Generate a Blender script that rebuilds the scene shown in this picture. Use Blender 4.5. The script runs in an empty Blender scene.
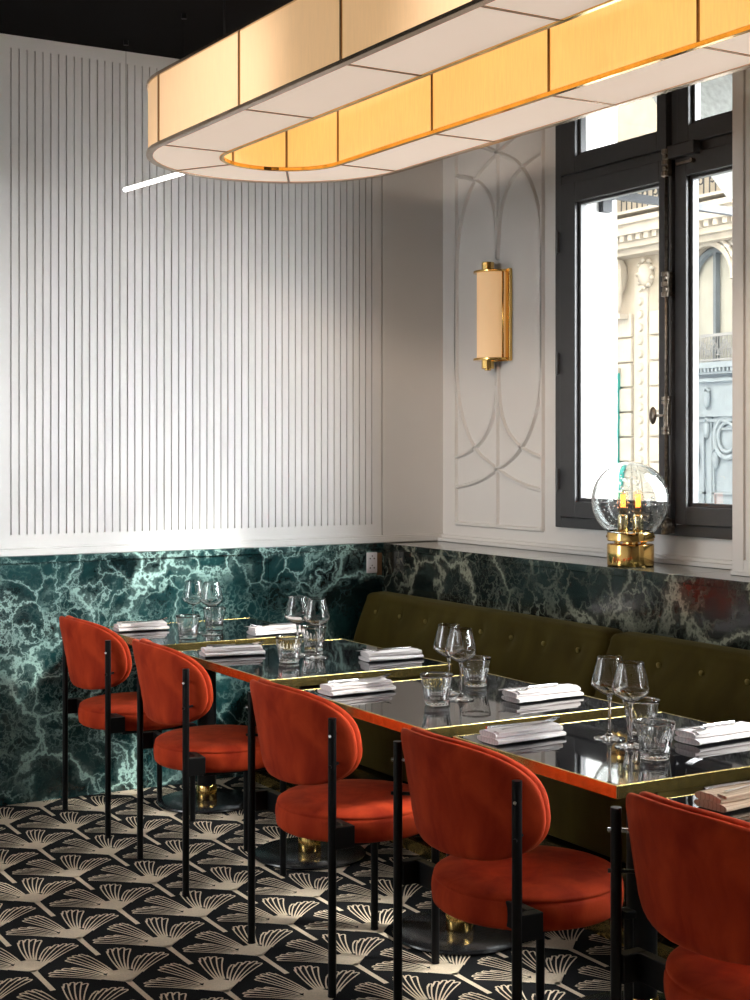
import bpy, bmesh, math, random
from mathutils import Vector, Matrix, noise
PI = math.pi
random.seed(7)
S = bpy.context.scene
COL = S.collection
R = math.radians

# ------------------------------------------------------------------ materials
def mat(name):
    m = bpy.data.materials.new(name); m.use_nodes = True
    nt = m.node_tree; b = nt.nodes['Principled BSDF']
    return m, nt, b

def N(nt, t, **kw):
    n = nt.nodes.new(t)
    for k, v in kw.items():
        if k in n.inputs: n.inputs[k].default_value = v
        else: setattr(n, k, v)
    return n

def ramp(nt, fac, stops, interp='LINEAR'):
    r = nt.nodes.new('ShaderNodeValToRGB'); r.color_ramp.interpolation = interp
    e = r.color_ramp.elements
    while len(e) < len(stops): e.new(.5)
    for el, (p, c) in zip(e, stops):
        el.position = p; el.color = (*c, 1) if len(c) == 3 else c
    nt.links.new(fac, r.inputs[0]); return r.outputs[0]

def coords(nt, scale=(1, 1, 1)):
    tc = nt.nodes.new('ShaderNodeTexCoord'); mp = nt.nodes.new('ShaderNodeMapping')
    mp.inputs['Scale'].default_value = scale
    nt.links.new(tc.outputs['Object'], mp.inputs[0]); return mp.outputs[0]

def simple(name, col, rough=.5, metal=0, nscale=0, nvar=.1, bump=0, bscale=80, coat=0, sheen=0, spec=None, stretch=(1, 1, 1)):
    m, nt, b = mat(name)
    b.inputs['Base Color'].default_value = (*col, 1); b.inputs['Roughness'].default_value = rough
    b.inputs['Metallic'].default_value = metal; b.inputs['Coat Weight'].default_value = coat
    b.inputs['Sheen Weight'].default_value = sheen
    if spec is not None: b.inputs['Specular IOR Level'].default_value = spec
    v = coords(nt, stretch)
    if nscale:
        n = N(nt, 'ShaderNodeTexNoise', Scale=nscale, Detail=5.0); nt.links.new(v, n.inputs['Vector'])
        c0 = tuple(max(0, x * (1 - nvar)) for x in col); c1 = tuple(min(1, x * (1 + nvar)) for x in col)
        nt.links.new(ramp(nt, n.outputs[0], [(.3, c0), (.7, c1)]), b.inputs['Base Color'])
    if bump:
        n2 = N(nt, 'ShaderNodeTexNoise', Scale=bscale, Detail=3.0); nt.links.new(v, n2.inputs['Vector'])
        bp = N(nt, 'ShaderNodeBump', Strength=bump, Distance=.002)
        nt.links.new(n2.outputs[0], bp.inputs['Height']); nt.links.new(bp.outputs[0], b.inputs['Normal'])
    return m

def velvet(name, dark, light, sheen_col, sw=.6, nscale=14, nstretch=(1, 1, .5)):
    m, nt, b = mat(name)
    v = coords(nt, nstretch)
    n = N(nt, 'ShaderNodeTexNoise', Scale=nscale, Detail=6.0, Distortion=.6); nt.links.new(v, n.inputs['Vector'])
    nt.links.new(ramp(nt, n.outputs[0], [(.32, dark), (.68, light)]), b.inputs['Base Color'])
    b.inputs['Roughness'].default_value = .85; b.inputs['Sheen Weight'].default_value = sw
    b.inputs['Sheen Tint'].default_value = (*sheen_col, 1); b.inputs['Sheen Roughness'].default_value = .35
    b.inputs['Specular IOR Level'].default_value = .15
    n2 = N(nt, 'ShaderNodeTexNoise', Scale=260.0, Detail=2.0); nt.links.new(v, n2.inputs['Vector'])
    bp = N(nt, 'ShaderNodeBump', Strength=.25, Distance=.001)
    nt.links.new(n2.outputs[0], bp.inputs['Height']); nt.links.new(bp.outputs[0], b.inputs['Normal'])
    return m

def marble(name, base0, base1, vein, seed, vs=3.6, amount=1.0):
    m, nt, b = mat(name); L = nt.links.new
    tc = nt.nodes.new('ShaderNodeTexCoord')
    mp = nt.nodes.new('ShaderNodeMapping'); mp.inputs['Location'].default_value = seed
    L(tc.outputs['Object'], mp.inputs[0])
    nz = N(nt, 'ShaderNodeTexNoise', Scale=2.8, Detail=7.0, Roughness=.63); L(mp.outputs[0], nz.inputs['Vector'])
    sub = N(nt, 'ShaderNodeVectorMath', operation='SUBTRACT'); L(nz.outputs['Color'], sub.inputs[0]); sub.inputs[1].default_value = (.5, .5, .5)
    sc = N(nt, 'ShaderNodeVectorMath', operation='SCALE'); L(sub.outputs[0], sc.inputs[0]); sc.inputs['Scale'].default_value = .45
    ad = N(nt, 'ShaderNodeVectorMath', operation='ADD'); L(mp.outputs[0], ad.inputs[0]); L(sc.outputs[0], ad.inputs[1])
    total = None
    for scale, wdt, gain, mscale in ((vs, .036, 1.0, 1.5), (vs * 2.4, .045, .7, 2.4), (vs * 6, .07, .32, 2.0)):
        vo = nt.nodes.new('ShaderNodeTexVoronoi'); vo.feature = 'DISTANCE_TO_EDGE'; vo.inputs['Scale'].default_value = scale
        L(ad.outputs[0], vo.inputs['Vector'])
        r = ramp(nt, vo.outputs['Distance'], [(0, (1, 1, 1)), (wdt * .35, (.75, .75, .75)), (wdt, (.16, .16, .16)), (wdt * 3, (0, 0, 0))])
        mk = N(nt, 'ShaderNodeTexNoise', Scale=mscale, Detail=4.0); 
        m2 = nt.nodes.new('ShaderNodeMapping'); m2.inputs['Location'].default_value = (scale, 3, 1); L(mp.outputs[0], m2.inputs[0]); L(m2.outputs[0], mk.inputs['Vector'])
        mr = ramp(nt, mk.outputs[0], [(.42, (0, 0, 0)), (.62, (1, 1, 1))])
        mul = N(nt, 'ShaderNodeMath', operation='MULTIPLY'); L(r, mul.inputs[0]); L(mr, mul.inputs[1])
        g = N(nt, 'ShaderNodeMath', operation='MULTIPLY'); L(mul.outputs[0], g.inputs[0]); g.inputs[1].default_value = gain * amount
        if total is None: total = g.outputs[0]
        else:
            a2 = N(nt, 'ShaderNodeMath', operation='MAXIMUM'); L(total, a2.inputs[0]); L(g.outputs[0], a2.inputs[1]); total = a2.outputs[0]
    cl = N(nt, 'ShaderNodeTexNoise', Scale=3.2, Detail=8.0, Roughness=.7); L(ad.outputs[0], cl.inputs['Vector'])
    base = ramp(nt, cl.outputs[0], [(.35, base0), (.62, base1)])
    mx = nt.nodes.new('ShaderNodeMix'); mx.data_type = 'RGBA'
    L(total, mx.inputs[0]); L(base, mx.inputs[6]); mx.inputs[7].default_value = (*vein, 1)
    L(mx.outputs[2], b.inputs['Base Color'])
    b.inputs['Roughness'].default_value = .12; b.inputs['Coat Weight'].default_value = .3; b.inputs['Coat Roughness'].default_value = .05
    return m

def emitter(name, col, strength, base=(.8, .8, .8), weave=0, rough=.8):
    m, nt, b = mat(name); L = nt.links.new
    b.inputs['Base Color'].default_value = (*base, 1); b.inputs['Roughness'].default_value = rough
    b.inputs['Specular IOR Level'].default_value = .1
    b.inputs['Emission Strength'].default_value = strength
    if weave:
        v = coords(nt, (1, 1, 1))
        n1 = N(nt, 'ShaderNodeTexNoise', Scale=40.0, Detail=6.0); 
        mp = nt.nodes.new('ShaderNodeMapping'); mp.inputs['Scale'].default_value = (4, 4, .35); L(v, mp.inputs[0]); L(mp.outputs[0], n1.inputs['Vector'])
        n2 = N(nt, 'ShaderNodeTexNoise', Scale=3.0, Detail=3.0); L(v, n2.inputs['Vector'])
        ml = N(nt, 'ShaderNodeMath', operation='ADD'); L(n1.outputs[0], ml.inputs[0]); L(n2.outputs[0], ml.inputs[1])
        c0 = tuple(x * (1 - weave) for x in col); c1 = tuple(x * (1 + weave) for x in col)
        L(ramp(nt, N_half(nt, ml.outputs[0]), [(.35, c0), (.65, c1)]), b.inputs['Emission Color'])
    else:
        b.inputs['Emission Color'].default_value = (*col, 1)
    return m

def N_half(nt, o):
    h = nt.nodes.new('ShaderNodeMath'); h.operation = 'MULTIPLY'; h.inputs[1].default_value = .5
    nt.links.new(o, h.inputs[0]); return h.outputs[0]

def clear_glass(name, tint=(1, 1, 1), ior=1.45, rough=0, seeds=False):
    m = bpy.data.materials.new(name); m.use_nodes = True; nt = m.node_tree; nt.nodes.clear()
    o = nt.nodes.new('ShaderNodeOutputMaterial'); g = nt.nodes.new('ShaderNodeBsdfGlass')
    g.inputs['Color'].default_value = (*tint, 1); g.inputs['IOR'].default_value = ior; g.inputs['Roughness'].default_value = rough
    nt.links.new(g.outputs[0], o.inputs[0])
    if seeds:
        tc = nt.nodes.new('ShaderNodeTexCoord'); vo = nt.nodes.new('ShaderNodeTexVoronoi'); vo.inputs['Scale'].default_value = 60
        nt.links.new(tc.outputs['Object'], vo.inputs['Vector'])
        r = ramp(nt, vo.outputs['Distance'], [(.0, (1, 1, 1)), (.22, (0, 0, 0))])
        bp = N(nt, 'ShaderNodeBump', Strength=.5, Distance=.003); nt.links.new(r, bp.inputs['Height']); nt.links.new(bp.outputs[0], g.inputs['Normal'])
    return m

def pane_glass(name, tint=(.96, .98, .97), seeds=False, refl=1.0):
    m = bpy.data.materials.new(name); m.use_nodes = True; nt = m.node_tree; nt.nodes.clear(); L = nt.links.new
    o = nt.nodes.new('ShaderNodeOutputMaterial'); t = nt.nodes.new('ShaderNodeBsdfTransparent'); g = nt.nodes.new('ShaderNodeBsdfGlossy')
    t.inputs[0].default_value = (*tint, 1); g.inputs['Roughness'].default_value = .01
    f = N(nt, 'ShaderNodeFresnel', IOR=1.45); mx = nt.nodes.new('ShaderNodeMixShader')
    ge = nt.nodes.new('ShaderNodeNewGeometry'); iv = N(nt, 'ShaderNodeMath', operation='SUBTRACT'); iv.inputs[0].default_value = 1.0
    fm = N(nt, 'ShaderNodeMath', operation='MULTIPLY'); L(ge.outputs['Backfacing'], iv.inputs[1]); L(f.outputs[0], fm.inputs[0]); L(iv.outputs[0], fm.inputs[1])
    L(fm.outputs[0], mx.inputs[0]); L(t.outputs[0], mx.inputs[1]); L(g.outputs[0], mx.inputs[2])
    out = mx.outputs[0]
    if seeds:
        tc = nt.nodes.new('ShaderNodeTexCoord'); vo = nt.nodes.new('ShaderNodeTexVoronoi'); vo.inputs['Scale'].default_value = 58
        vo.inputs['Randomness'].default_value = 1
        L(tc.outputs['Object'], vo.inputs['Vector'])
        r = ramp(nt, vo.outputs['Distance'], [(.0, (1, 1, 1)), (.12, (.7, .7, .7)), (.2, (0, 0, 0))])
        mk = N(nt, 'ShaderNodeTexNoise', Scale=14.0); L(tc.outputs['Object'], mk.inputs['Vector'])
        rk = ramp(nt, mk.outputs[0], [(.5, (0, 0, 0)), (.6, (.8, .8, .8))])
        mul = N(nt, 'ShaderNodeMath', operation='MULTIPLY'); L(r, mul.inputs[0]); L(rk, mul.inputs[1])
        g2 = nt.nodes.new('ShaderNodeBsdfGlossy'); g2.inputs['Roughness'].default_value = .25
        mx2 = nt.nodes.new('ShaderNodeMixShader'); L(mul.outputs[0], mx2.inputs[0]); L(out, mx2.inputs[1]); L(g2.outputs[0], mx2.inputs[2]); out = mx2.outputs[0]
    L(out, o.inputs[0]); return m

M = {}
M['wall'] = simple('white satin wall paint', (.70, .685, .67), .55, nscale=2.5, nvar=.02)
M['ceil'] = simple('black ceiling paint', (.0025, .0025, .003), .9, spec=.1)
M['frame'] = simple('anthracite window paint', (.037, .038, .042), .42, nscale=30, nvar=.06)
M['marbleLit'] = marble('green marble', (.0018, .0060, .0075), (.011, .050, .052), (.50, .76, .70), (3.1, 0, 5.2), vs=3.4)  # teal tint carries the daylight falling on the back wall
M['marbleDim'] = marble('green marble less lit', (.0022, .0032, .0030), (.010, .015, .013), (.46, .47, .36), (11.3, 2.2, .4), vs=3.1, amount=.62)  # same stone, darker colour standing for less daylight on the ledge
M['rust'] = velvet('rust velvet', (.27, .018, .005), (.50, .050, .012), (1, .30, .12), .18)
M['olive'] = velvet('olive velvet', (.040, .028, .003), (.060, .044, .006), (.6, .5, .2), .14, nscale=7)
M['black'] = simple('black powder coated metal', (.002, .002, .0025), .40, bump=.1, spec=.22)
M['blackdisc'] = simple('black lacquered metal', (.012, .012, .013), .22)
M['brass'] = simple('polished brass', (.80, .52, .17), .13, metal=1, nscale=12, nvar=.08)
M['brassedge'] = simple('brushed brass edge', (.66, .52, .20), .24, metal=1, nscale=45, nvar=.22, bump=.15, bscale=60)
M['bronze'] = simple('warm nickel lamp frame', (.62, .48, .36), .22, metal=1, nscale=20, nvar=.1)
M['darkbronze'] = simple('dark bronze mullion', (.10, .055, .03), .35, metal=.8)
M['top'] = simple('black glass tabletop', (.006, .006, .007), .035, coat=0, spec=.9)
M['napkin'] = simple('striped linen napkin', (.76, .71, .70), .9, bump=.5, bscale=260)
M['napkinB'] = simple('beige linen napkin', (.50, .36, .25), .9, bump=.5, bscale=260)
M['steel'] = simple('polished steel', (.75, .75, .77), .12, metal=1)
M['iron'] = simple('aged bronze hardware', (.20, .17, .14), .35, metal=.9, nscale=60, nvar=.4)
M['glass'] = clear_glass('crystal glass', ior=1.48)
M['pane'] = pane_glass('window pane glass')
M['globe'] = clear_glass('seeded globe glass', (.99, 1, 1), 1.47, seeds=True)
M['bulbglass'] = pane_glass('bulb glass', (1, .9, .75))
M['filament'] = emitter('glowing filament', (1, .32, .06), 3.2, (.8, .4, .1))
M['carpetK'] = simple('black carpet pile', (.010, .010, .011), .95, nscale=300, nvar=.35, bump=.6, bscale=500, spec=.1)
M['carpetC'] = simple('cream carpet pile', (.70, .575, .43), .95, nscale=200, nvar=.12, bump=.6, bscale=500, spec=.1)
M['shadeO'] = emitter('outer lamp fabric', (1, .58, .24), .46, (.46, .36, .27), weave=.09)
M['shadeI'] = emitter('inner lamp fabric', (1, .53, .14), .86, (.55, .42, .25), weave=.12)
M['shadeB'] = emitter('underside lamp fabric', (1, .76, .58), .50, (.70, .64, .60), weave=.04)
M['sconce'] = emitter('sconce fabric', (1, .55, .22), .40, (.62, .50, .36), weave=.05)
M['tube'] = emitter('lit tube', (1, .97, .92), 7.0, (1, 1, 1))
M['stone'] = simple('pale limestone', (.50, .45, .38), .9, nscale=2.2, nvar=.14, bump=.6, bscale=12)
M['stoneW'] = simple('white limestone', (.56, .52, .46), .9, nscale=5, nvar=.08)
M['render'] = simple('white exterior render', (.82, .82, .80), .9, nscale=3, nvar=.03)
M['bluegrey'] = simple('blue grey painted wood', (.15, .18, .21), .7, nscale=6, nvar=.1)
M['teal'] = simple('teal painted metal', (.045, .42, .40), .5)
M['greymetal'] = simple('grey exterior metal', (.030, .034, .042), .6)
M['curtain'] = simple('cream curtain', (.42, .42, .38), .9, nscale=3, nvar=.08)
M['awning'] = simple('mottled grey awning canvas', (.58, .60, .58), .9, nscale=40, nvar=.2)
M['asphalt'] = simple('street paving', (.30, .30, .30), .9, nscale=8, nvar=.2)
M['socket'] = simple('white plastic', (.75, .74, .76), .35)
M['mirror'] = simple('dark mirror plinth', (.10, .085, .05), .10, metal=1)
M['brasspale'] = simple('pale brass', (.72, .62, .36), .2, metal=1)
M['greymetal2'] = simple('pale grey ironwork', (.30, .31, .32), .5)
M['bluegreyL'] = simple('light blue grey paint', (.27, .32, .36), .7, nscale=6, nvar=.08)
M['tape'] = simple('brown tape', (.18, .10, .05), .6, nscale=20, nvar=.4)

# stripes on the linen
def stripes(m, c1):
    nt = m.node_tree; b = nt.nodes['Principled BSDF']
    v = coords(nt); w = N(nt, 'ShaderNodeTexWave', Scale=26.0, Distortion=.0); w.bands_direction = 'Y'
    nt.links.new(v, w.inputs[0])
    base = tuple(b.inputs['Base Color'].default_value)[:3]
    nt.links.new(ramp(nt, w.outputs[0], [(.86, base), (.95, c1)]), b.inputs['Base Color'])
stripes(M['napkin'], (.60, .55, .57)); stripes(M['napkinB'], (.36, .24, .16))

# ------------------------------------------------------------------ mesh helpers
def box(bm, x0, x1, y0, y1, z0, z1, mi=0):
    vs = [bm.verts.new((x, y, z)) for z in (z0, z1) for y in (y0, y1) for x in (x0, x1)]
    for f in ((0, 2, 3, 1), (4, 5, 7, 6), (0, 1, 5, 4), (2, 6, 7, 3), (0, 4, 6, 2), (1, 3, 7, 5)):
        bm.faces.new([vs[i] for i in f]).material_index = mi
    return vs

def cyl(bm, p0, p1, r0, r1=None, seg=16, cap=True, mi=0):
    p0, p1 = Vector(p0), Vector(p1); r1 = r0 if r1 is None else r1
    d = (p1 - p0).normalized(); a = d.orthogonal().normalized(); b = d.cross(a)
    A, B = [], []
    for i in range(seg):
        t = 2 * PI * i / seg; o = a * math.cos(t) + b * math.sin(t)
        A.append(bm.verts.new(p0 + o * r0)); B.append(bm.verts.new(p1 + o * r1))
    for i in range(seg):
        j = (i + 1) % seg; bm.faces.new((A[i], A[j], B[j], B[i])).material_index = mi
    if cap: bm.faces.new(A[::-1]).material_index = mi; bm.faces.new(B).material_index = mi

def tube(bm, pts, r, seg=8, mi=0, cap=True):
    pts = [Vector(p) for p in pts]; rings = []; up = None
    rr = r if isinstance(r, (list, tuple)) else [r] * len(pts)
    for i, p in enumerate(pts):
        d = (pts[min(i + 1, len(pts) - 1)] - pts[max(i - 1, 0)]).normalized()
        if up is None: up = d.orthogonal().normalized()
        a = (up - d * up.dot(d)).normalized(); up = a; b = d.cross(a)
        rings.append([bm.verts.new(p + (a * math.cos(2 * PI * k / seg) + b * math.sin(2 * PI * k / seg)) * rr[i]) for k in range(seg)])
    for A, B in zip(rings, rings[1:]):
        for k in range(seg):
            j = (k + 1) % seg; bm.faces.new((A[k], A[j], B[j], B[k])).material_index = mi
    if cap: bm.faces.new(rings[0][::-1]).material_index = mi; bm.faces.new(rings[-1]).material_index = mi

def lathe(bm, prof, c=(0, 0, 0), seg=40, mod=None, mi=0):
    """prof: (r, z) points; r = 0 at an end closes it"""
    rings = []
    for (r, z) in prof:
        if r <= 1e-6: rings.append([bm.verts.new((c[0], c[1], c[2] + z))]); continue
        rings.append([bm.verts.new((c[0] + (r + (mod(r, z, 2 * PI * k / seg) if mod else 0)) * math.cos(2 * PI * k / seg),
                                    c[1] + (r + (mod(r, z, 2 * PI * k / seg) if mod else 0)) * math.sin(2 * PI * k / seg), c[2] + z)) for k in range(seg)])
    for A, B in zip(rings, rings[1:]):
        for k in range(seg):
            j = (k + 1) % seg
            if len(A) == 1 and len(B) == 1: continue
            if len(A) == 1: f = bm.faces.new((A[0], B[k], B[j]))
            elif len(B) == 1: f = bm.faces.new((A[k], A[j], B[0]))
            else: f = bm.faces.new((A[k], A[j], B[j], B[k]))
            f.material_index = mi

def obj(name, bm, m, parent=None, smooth=False, bevel=0, seg=2, autosmooth=False):
    bmesh.ops.recalc_face_normals(bm, faces=bm.faces[:])
    me = bpy.data.meshes.new(name); bm.to_mesh(me); bm.free()
    for x in (m if isinstance(m, (list, tuple)) else [m]): me.materials.append(M[x])
    if smooth:
        for p in me.polygons: p.use_smooth = True
        if autosmooth: me.set_sharp_from_angle(angle=R(40))
    o = bpy.data.objects.new(name, me); COL.objects.link(o)
    if parent: o.parent = parent
    if bevel:
        b = o.modifiers.new('bevel', 'BEVEL'); b.width = bevel; b.segments = seg; b.limit_method = 'ANGLE'; b.angle_limit = R(40)
        b.harden_normals = False
    return o

def tag(o, label=None, cat=None, group=None, kind=None):
    if label: o['label'] = label
    if cat: o['category'] = cat
    if group: o['group'] = group
    if kind: o['kind'] = kind
    return o

def thing(name, label, cat, loc=(0, 0, 0), rz=0, group=None, kind=None):
    o = bpy.data.objects.new(name, None); COL.objects.link(o); o.empty_display_size = .05
    o.location = loc; o.rotation_euler = (0, 0, rz)
    return tag(o, label, cat, group, kind)

def struct(name, bm, m, label, cat='structure', **kw):
    return tag(obj(name, bm, m, **kw), label, cat, kind='structure')

def dup(o, parent=None):
    kids = [c for c in COL.objects if c.parent == o]
    c = o.copy(); COL.objects.link(c)
    if parent: c.parent = parent
    for k in kids: dup(k, c)
    return c
B = bmesh.new

# ------------------------------------------------------------------ room shell
YB, XW = 6.13, 4.0          # marble face of back wall, plaster face of window wall
H = 3.26
XL, YF = -1.5, -2.4
# floor: carpet with its woven fan pattern
def carpet():
    bm = B()
    box(bm, XL, XW, YF, YB + .05, -.08, 0, 0)
    polys = []
    def strip(pts, w):
        L_, R_ = [], []
        for i, (x, y) in enumerate(pts):
            a = pts[max(0, i - 1)]; b = pts[min(len(pts) - 1, i + 1)]
            dx, dy = b[0] - a[0], b[1] - a[1]; l = math.hypot(dx, dy) or 1
            ww = (w[i] if isinstance(w, list) else w) / 2
            L_.append((x - dy / l * ww, y + dx / l * ww)); R_.append((x + dy / l * ww, y - dx / l * ww))
        for i in range(len(pts) - 1): polys.append([L_[i], R_[i], R_[i + 1], L_[i + 1]])
    strip([(0, .02), (0, -.05), (0, -.163)], [.020, .016, .016])                # stem
    def pol(t, r): a = R(t); return (r * math.sin(a), r * math.cos(a))
    for sgn in (-1, 1):
        edge = [(0, 0), (.010, .012), (.024, .028), (.046, .047), (.060, .060), (.070, .070)]
        arc = [pol(t, r) for t, r in ((44, .086), (38, .082), (31, .082), (24, .092), (15, .106), (7, .112), (0, .110))]
        full = [(sgn * x, y) for x, y in edge + arc]
        for i in range(1, len(full) - 1): polys.append([full[0], full[i], full[i + 1]])
        def strand(t0, r0, t1, r1, hook_to=None):
            p0, p3 = pol(t0, r0), pol(t1, r1)
            tm = t0 * .35 + t1 * .65
            pm = pol(tm - 2.5, r0 + (r1 - r0) * .5)
            pts = []
            for k in range(7):
                u = k / 6; pts.append(((1 - u) ** 2 * p0[0] + 2 * u * (1 - u) * pm[0] + u * u * p3[0], (1 - u) ** 2 * p0[1] + 2 * u * (1 - u) * pm[1] + u * u * p3[1]))
            w = [.0070, .0052, .0044, .0040, .0040, .0044, .0050]
            strip([(sgn * x, y) for x, y in pts], w)
            if hook_to:
                h = pol(*hook_to)
                q1 = pol(t1 - .15 * (t1 - hook_to[0]), r1 + .006); q2 = pol(t1 - .55 * (t1 - hook_to[0]), r1 + .005)
                strip([(sgn * a_, b_) for a_, b_ in (p3, q1, q2, h)], .0056)
        # inner lobe
        t = [6.5, 10.2, 14.0, 17.8, 21.4]; rr = [.276, .288, .291, .287, .274]; prev = None
        for i in range(5):
            strand(t[i] * .84 + .5, .104, t[i], rr[i], prev); prev = (t[i], rr[i] - .016)
        # outer lobe
        t = [29.5, 34.9, 40.0, 44.8, 49.2]; rr = [.212, .230, .241, .246, .236]; prev = (25.8, .196)
        for i in range(5):
            strand(t[i] * .88 + 2.0, .078 + .002 * i, t[i], rr[i], prev); prev = (t[i], rr[i] - .016)
        strand(24.0, .105, 25.8, .200, None)
    z = .0012
    for i in range(-16, 12):
        X = 1.497 + .2065 * i
        for j in range(-12, 5):
            Y = 4.757 + .4205 * j + (.21025 if i % 2 else 0)
            if X < XL + .25 or X > 3.4 or Y < -.3 or Y > YB + .13: continue
            for p in polys:
                q = [(X + x, min(Y + y, YB - .001)) for x, y in p]
                if min(b for a, b in q) > YB - .003: continue
                vs = [bm.verts.new((a, b, z)) for a, b in q]
                bm.faces.new(vs).material_index = 1
    me = bpy.data.meshes.new('floor'); bm.to_mesh(me); bm.free()
    # every pattern polygon must face up
    me.materials.append(M['carpetK']); me.materials.append(M['carpetC'])
    o = bpy.data.objects.new('floor', me); COL.objects.link(o)
    tag(o, 'black carpet woven with cream fan shaped leaves', 'floor', kind='structure')
carpet()

bm = B(); box(bm, XL, XW + .35, YF, YB + .3, H, H + .12)
struct('ceiling', bm, 'ceil', 'black ceiling above the white walls', 'ceiling')

# back wall: plaster with a fluted panel
bm = B()
yp = YB + .030
box(bm, XL, XW + .35, yp, YB + .3, -.08, H)
x0, x1, n = 1.8175, 3.589, 51; stp = (x1 - x0) / n; g = .0026; yd = yp - .012
zb, zt = 1.14, 3.205
box(bm, XL, x0 - g, yd, yp, 1.085, H)
for i in range(n): box(bm, x0 + i * stp + g, x0 + (i + 1) * stp - g, yd, yp, zb, zt)
box(bm, x1 + g, 3.644, yd, yp, 1.085, H)
box(bm, x0 - g, x1 + g, yd, yp, 1.085, zb); box(bm, x0 - g, x1 + g, yd, yp, zt, H)
box(bm, 3.650, XW, yd, yp, 1.085, H)
struct('wall_back', bm, 'wall', 'white back wall with a panel of fine vertical flutes', 'wall')
bm = B(); box(bm, XL, XW, YB - .004, yp, 1.050, 1.078); box(bm, XL, XW, YB + .008, yp, 1.078, 1.0845)
struct('trim_1', bm, 'wall', 'white moulding along the marble on the back wall', 'moulding', bevel=.003)
# marble on back wall: slabs with fine joints and cap
bm = B()
xs = [XL, -.9, .0, 1.1, 2.07, 3.023, 3.65]
for a, b in zip(xs, xs[1:]): box(bm, a + .0008, b - .0008, YB, yp, 0, 1.018)
box(bm, XL, 3.65, YB - .010, yp, 1.020, 1.049)
box(bm, XL, 3.65, YB + .008, yp + .01, 0, 1.045)
struct('trim_2', bm, 'marbleLit', 'green veined marble cladding low on the back wall', 'marble cladding', bevel=.0015)

# window wall
W1 = (3.66, 5.20); W2 = (1.38, 2.90); W3 = (-.98, .54); ZW0, ZW1 = 1.16, 3.14
bm = B(); XO = 4.30
box(bm, XW, XO, YF, YB + .3, -.08, ZW0); box(bm, XW, XO, YF, YB + .3, ZW1, H)
for a, b in ((YF, W3[0]), (W3[1], W2[0]), (W2[1], W1[0]), (W1[1], YB + .3)): box(bm, XW, XO, a, b, ZW0, ZW1)
struct('wall_right', bm, 'wall', 'white wall with the tall dark framed window', 'wall')
# low moulding along the sill
bm = B(); box(bm, 3.955, XW, YF, YB, 1.049, 1.066); box(bm, 3.978, XW, YF, YB, 1.066, 1.080)
struct('trim_3', bm, 'wall', 'white stepped moulding where the window wall meets the marble ledge', 'moulding', bevel=.002)
# marble ledge
bm = B(); box(bm, 3.65, 3.95, YF, YB + .02, 0, 1.018)
ys = [YF, -.6, .6, 1.8, 2.95, 4.05, 4.985, 5.65, YB]
for a, b in zip(ys, ys[1:]): box(bm, 3.640, XW, a + .0005, b - .0005, 1.019, 1.048)
struct('trim_4', bm, 'marbleDim', 'marble ledge in a less lit tint, running behind the banquette under the window', 'marble ledge', bevel=.002)
# pilasters between windows
def pilaster(y0, y1, name, label):
    bm = B(); X0 = 3.80
    box(bm, X0 + .012, XW, y0, y1, 1.049, H)
    fr = .055
    for a, b, c, d in ((y0, y0 + fr, 1.049, H), (y1 - fr, y1, 1.049, H), (y0 + fr, y1 - fr, 1.049, 1.105), (y0 + fr, y1 - fr, 3.16, H)):
        box(bm, X0, X0 + .012, a, b, c, d)
    box(bm, X0 + .004, X0 + .012, y0 + fr + .008, y1 - fr - .008, 1.113, 3.152)
    box(bm, X0 - .006, XW, y0 - .004, y1 + .004, 1.049, 1.066)
    struct(name, bm, 'wall', label, 'pilaster', bevel=.002)
pilaster(2.99, 3.925, 'trim_5', 'white panelled pilaster standing on the ledge right of the window')
pilaster(.66, 1.30, 'trim_6', 'white panelled pilaster on the ledge nearest the camera')

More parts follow.
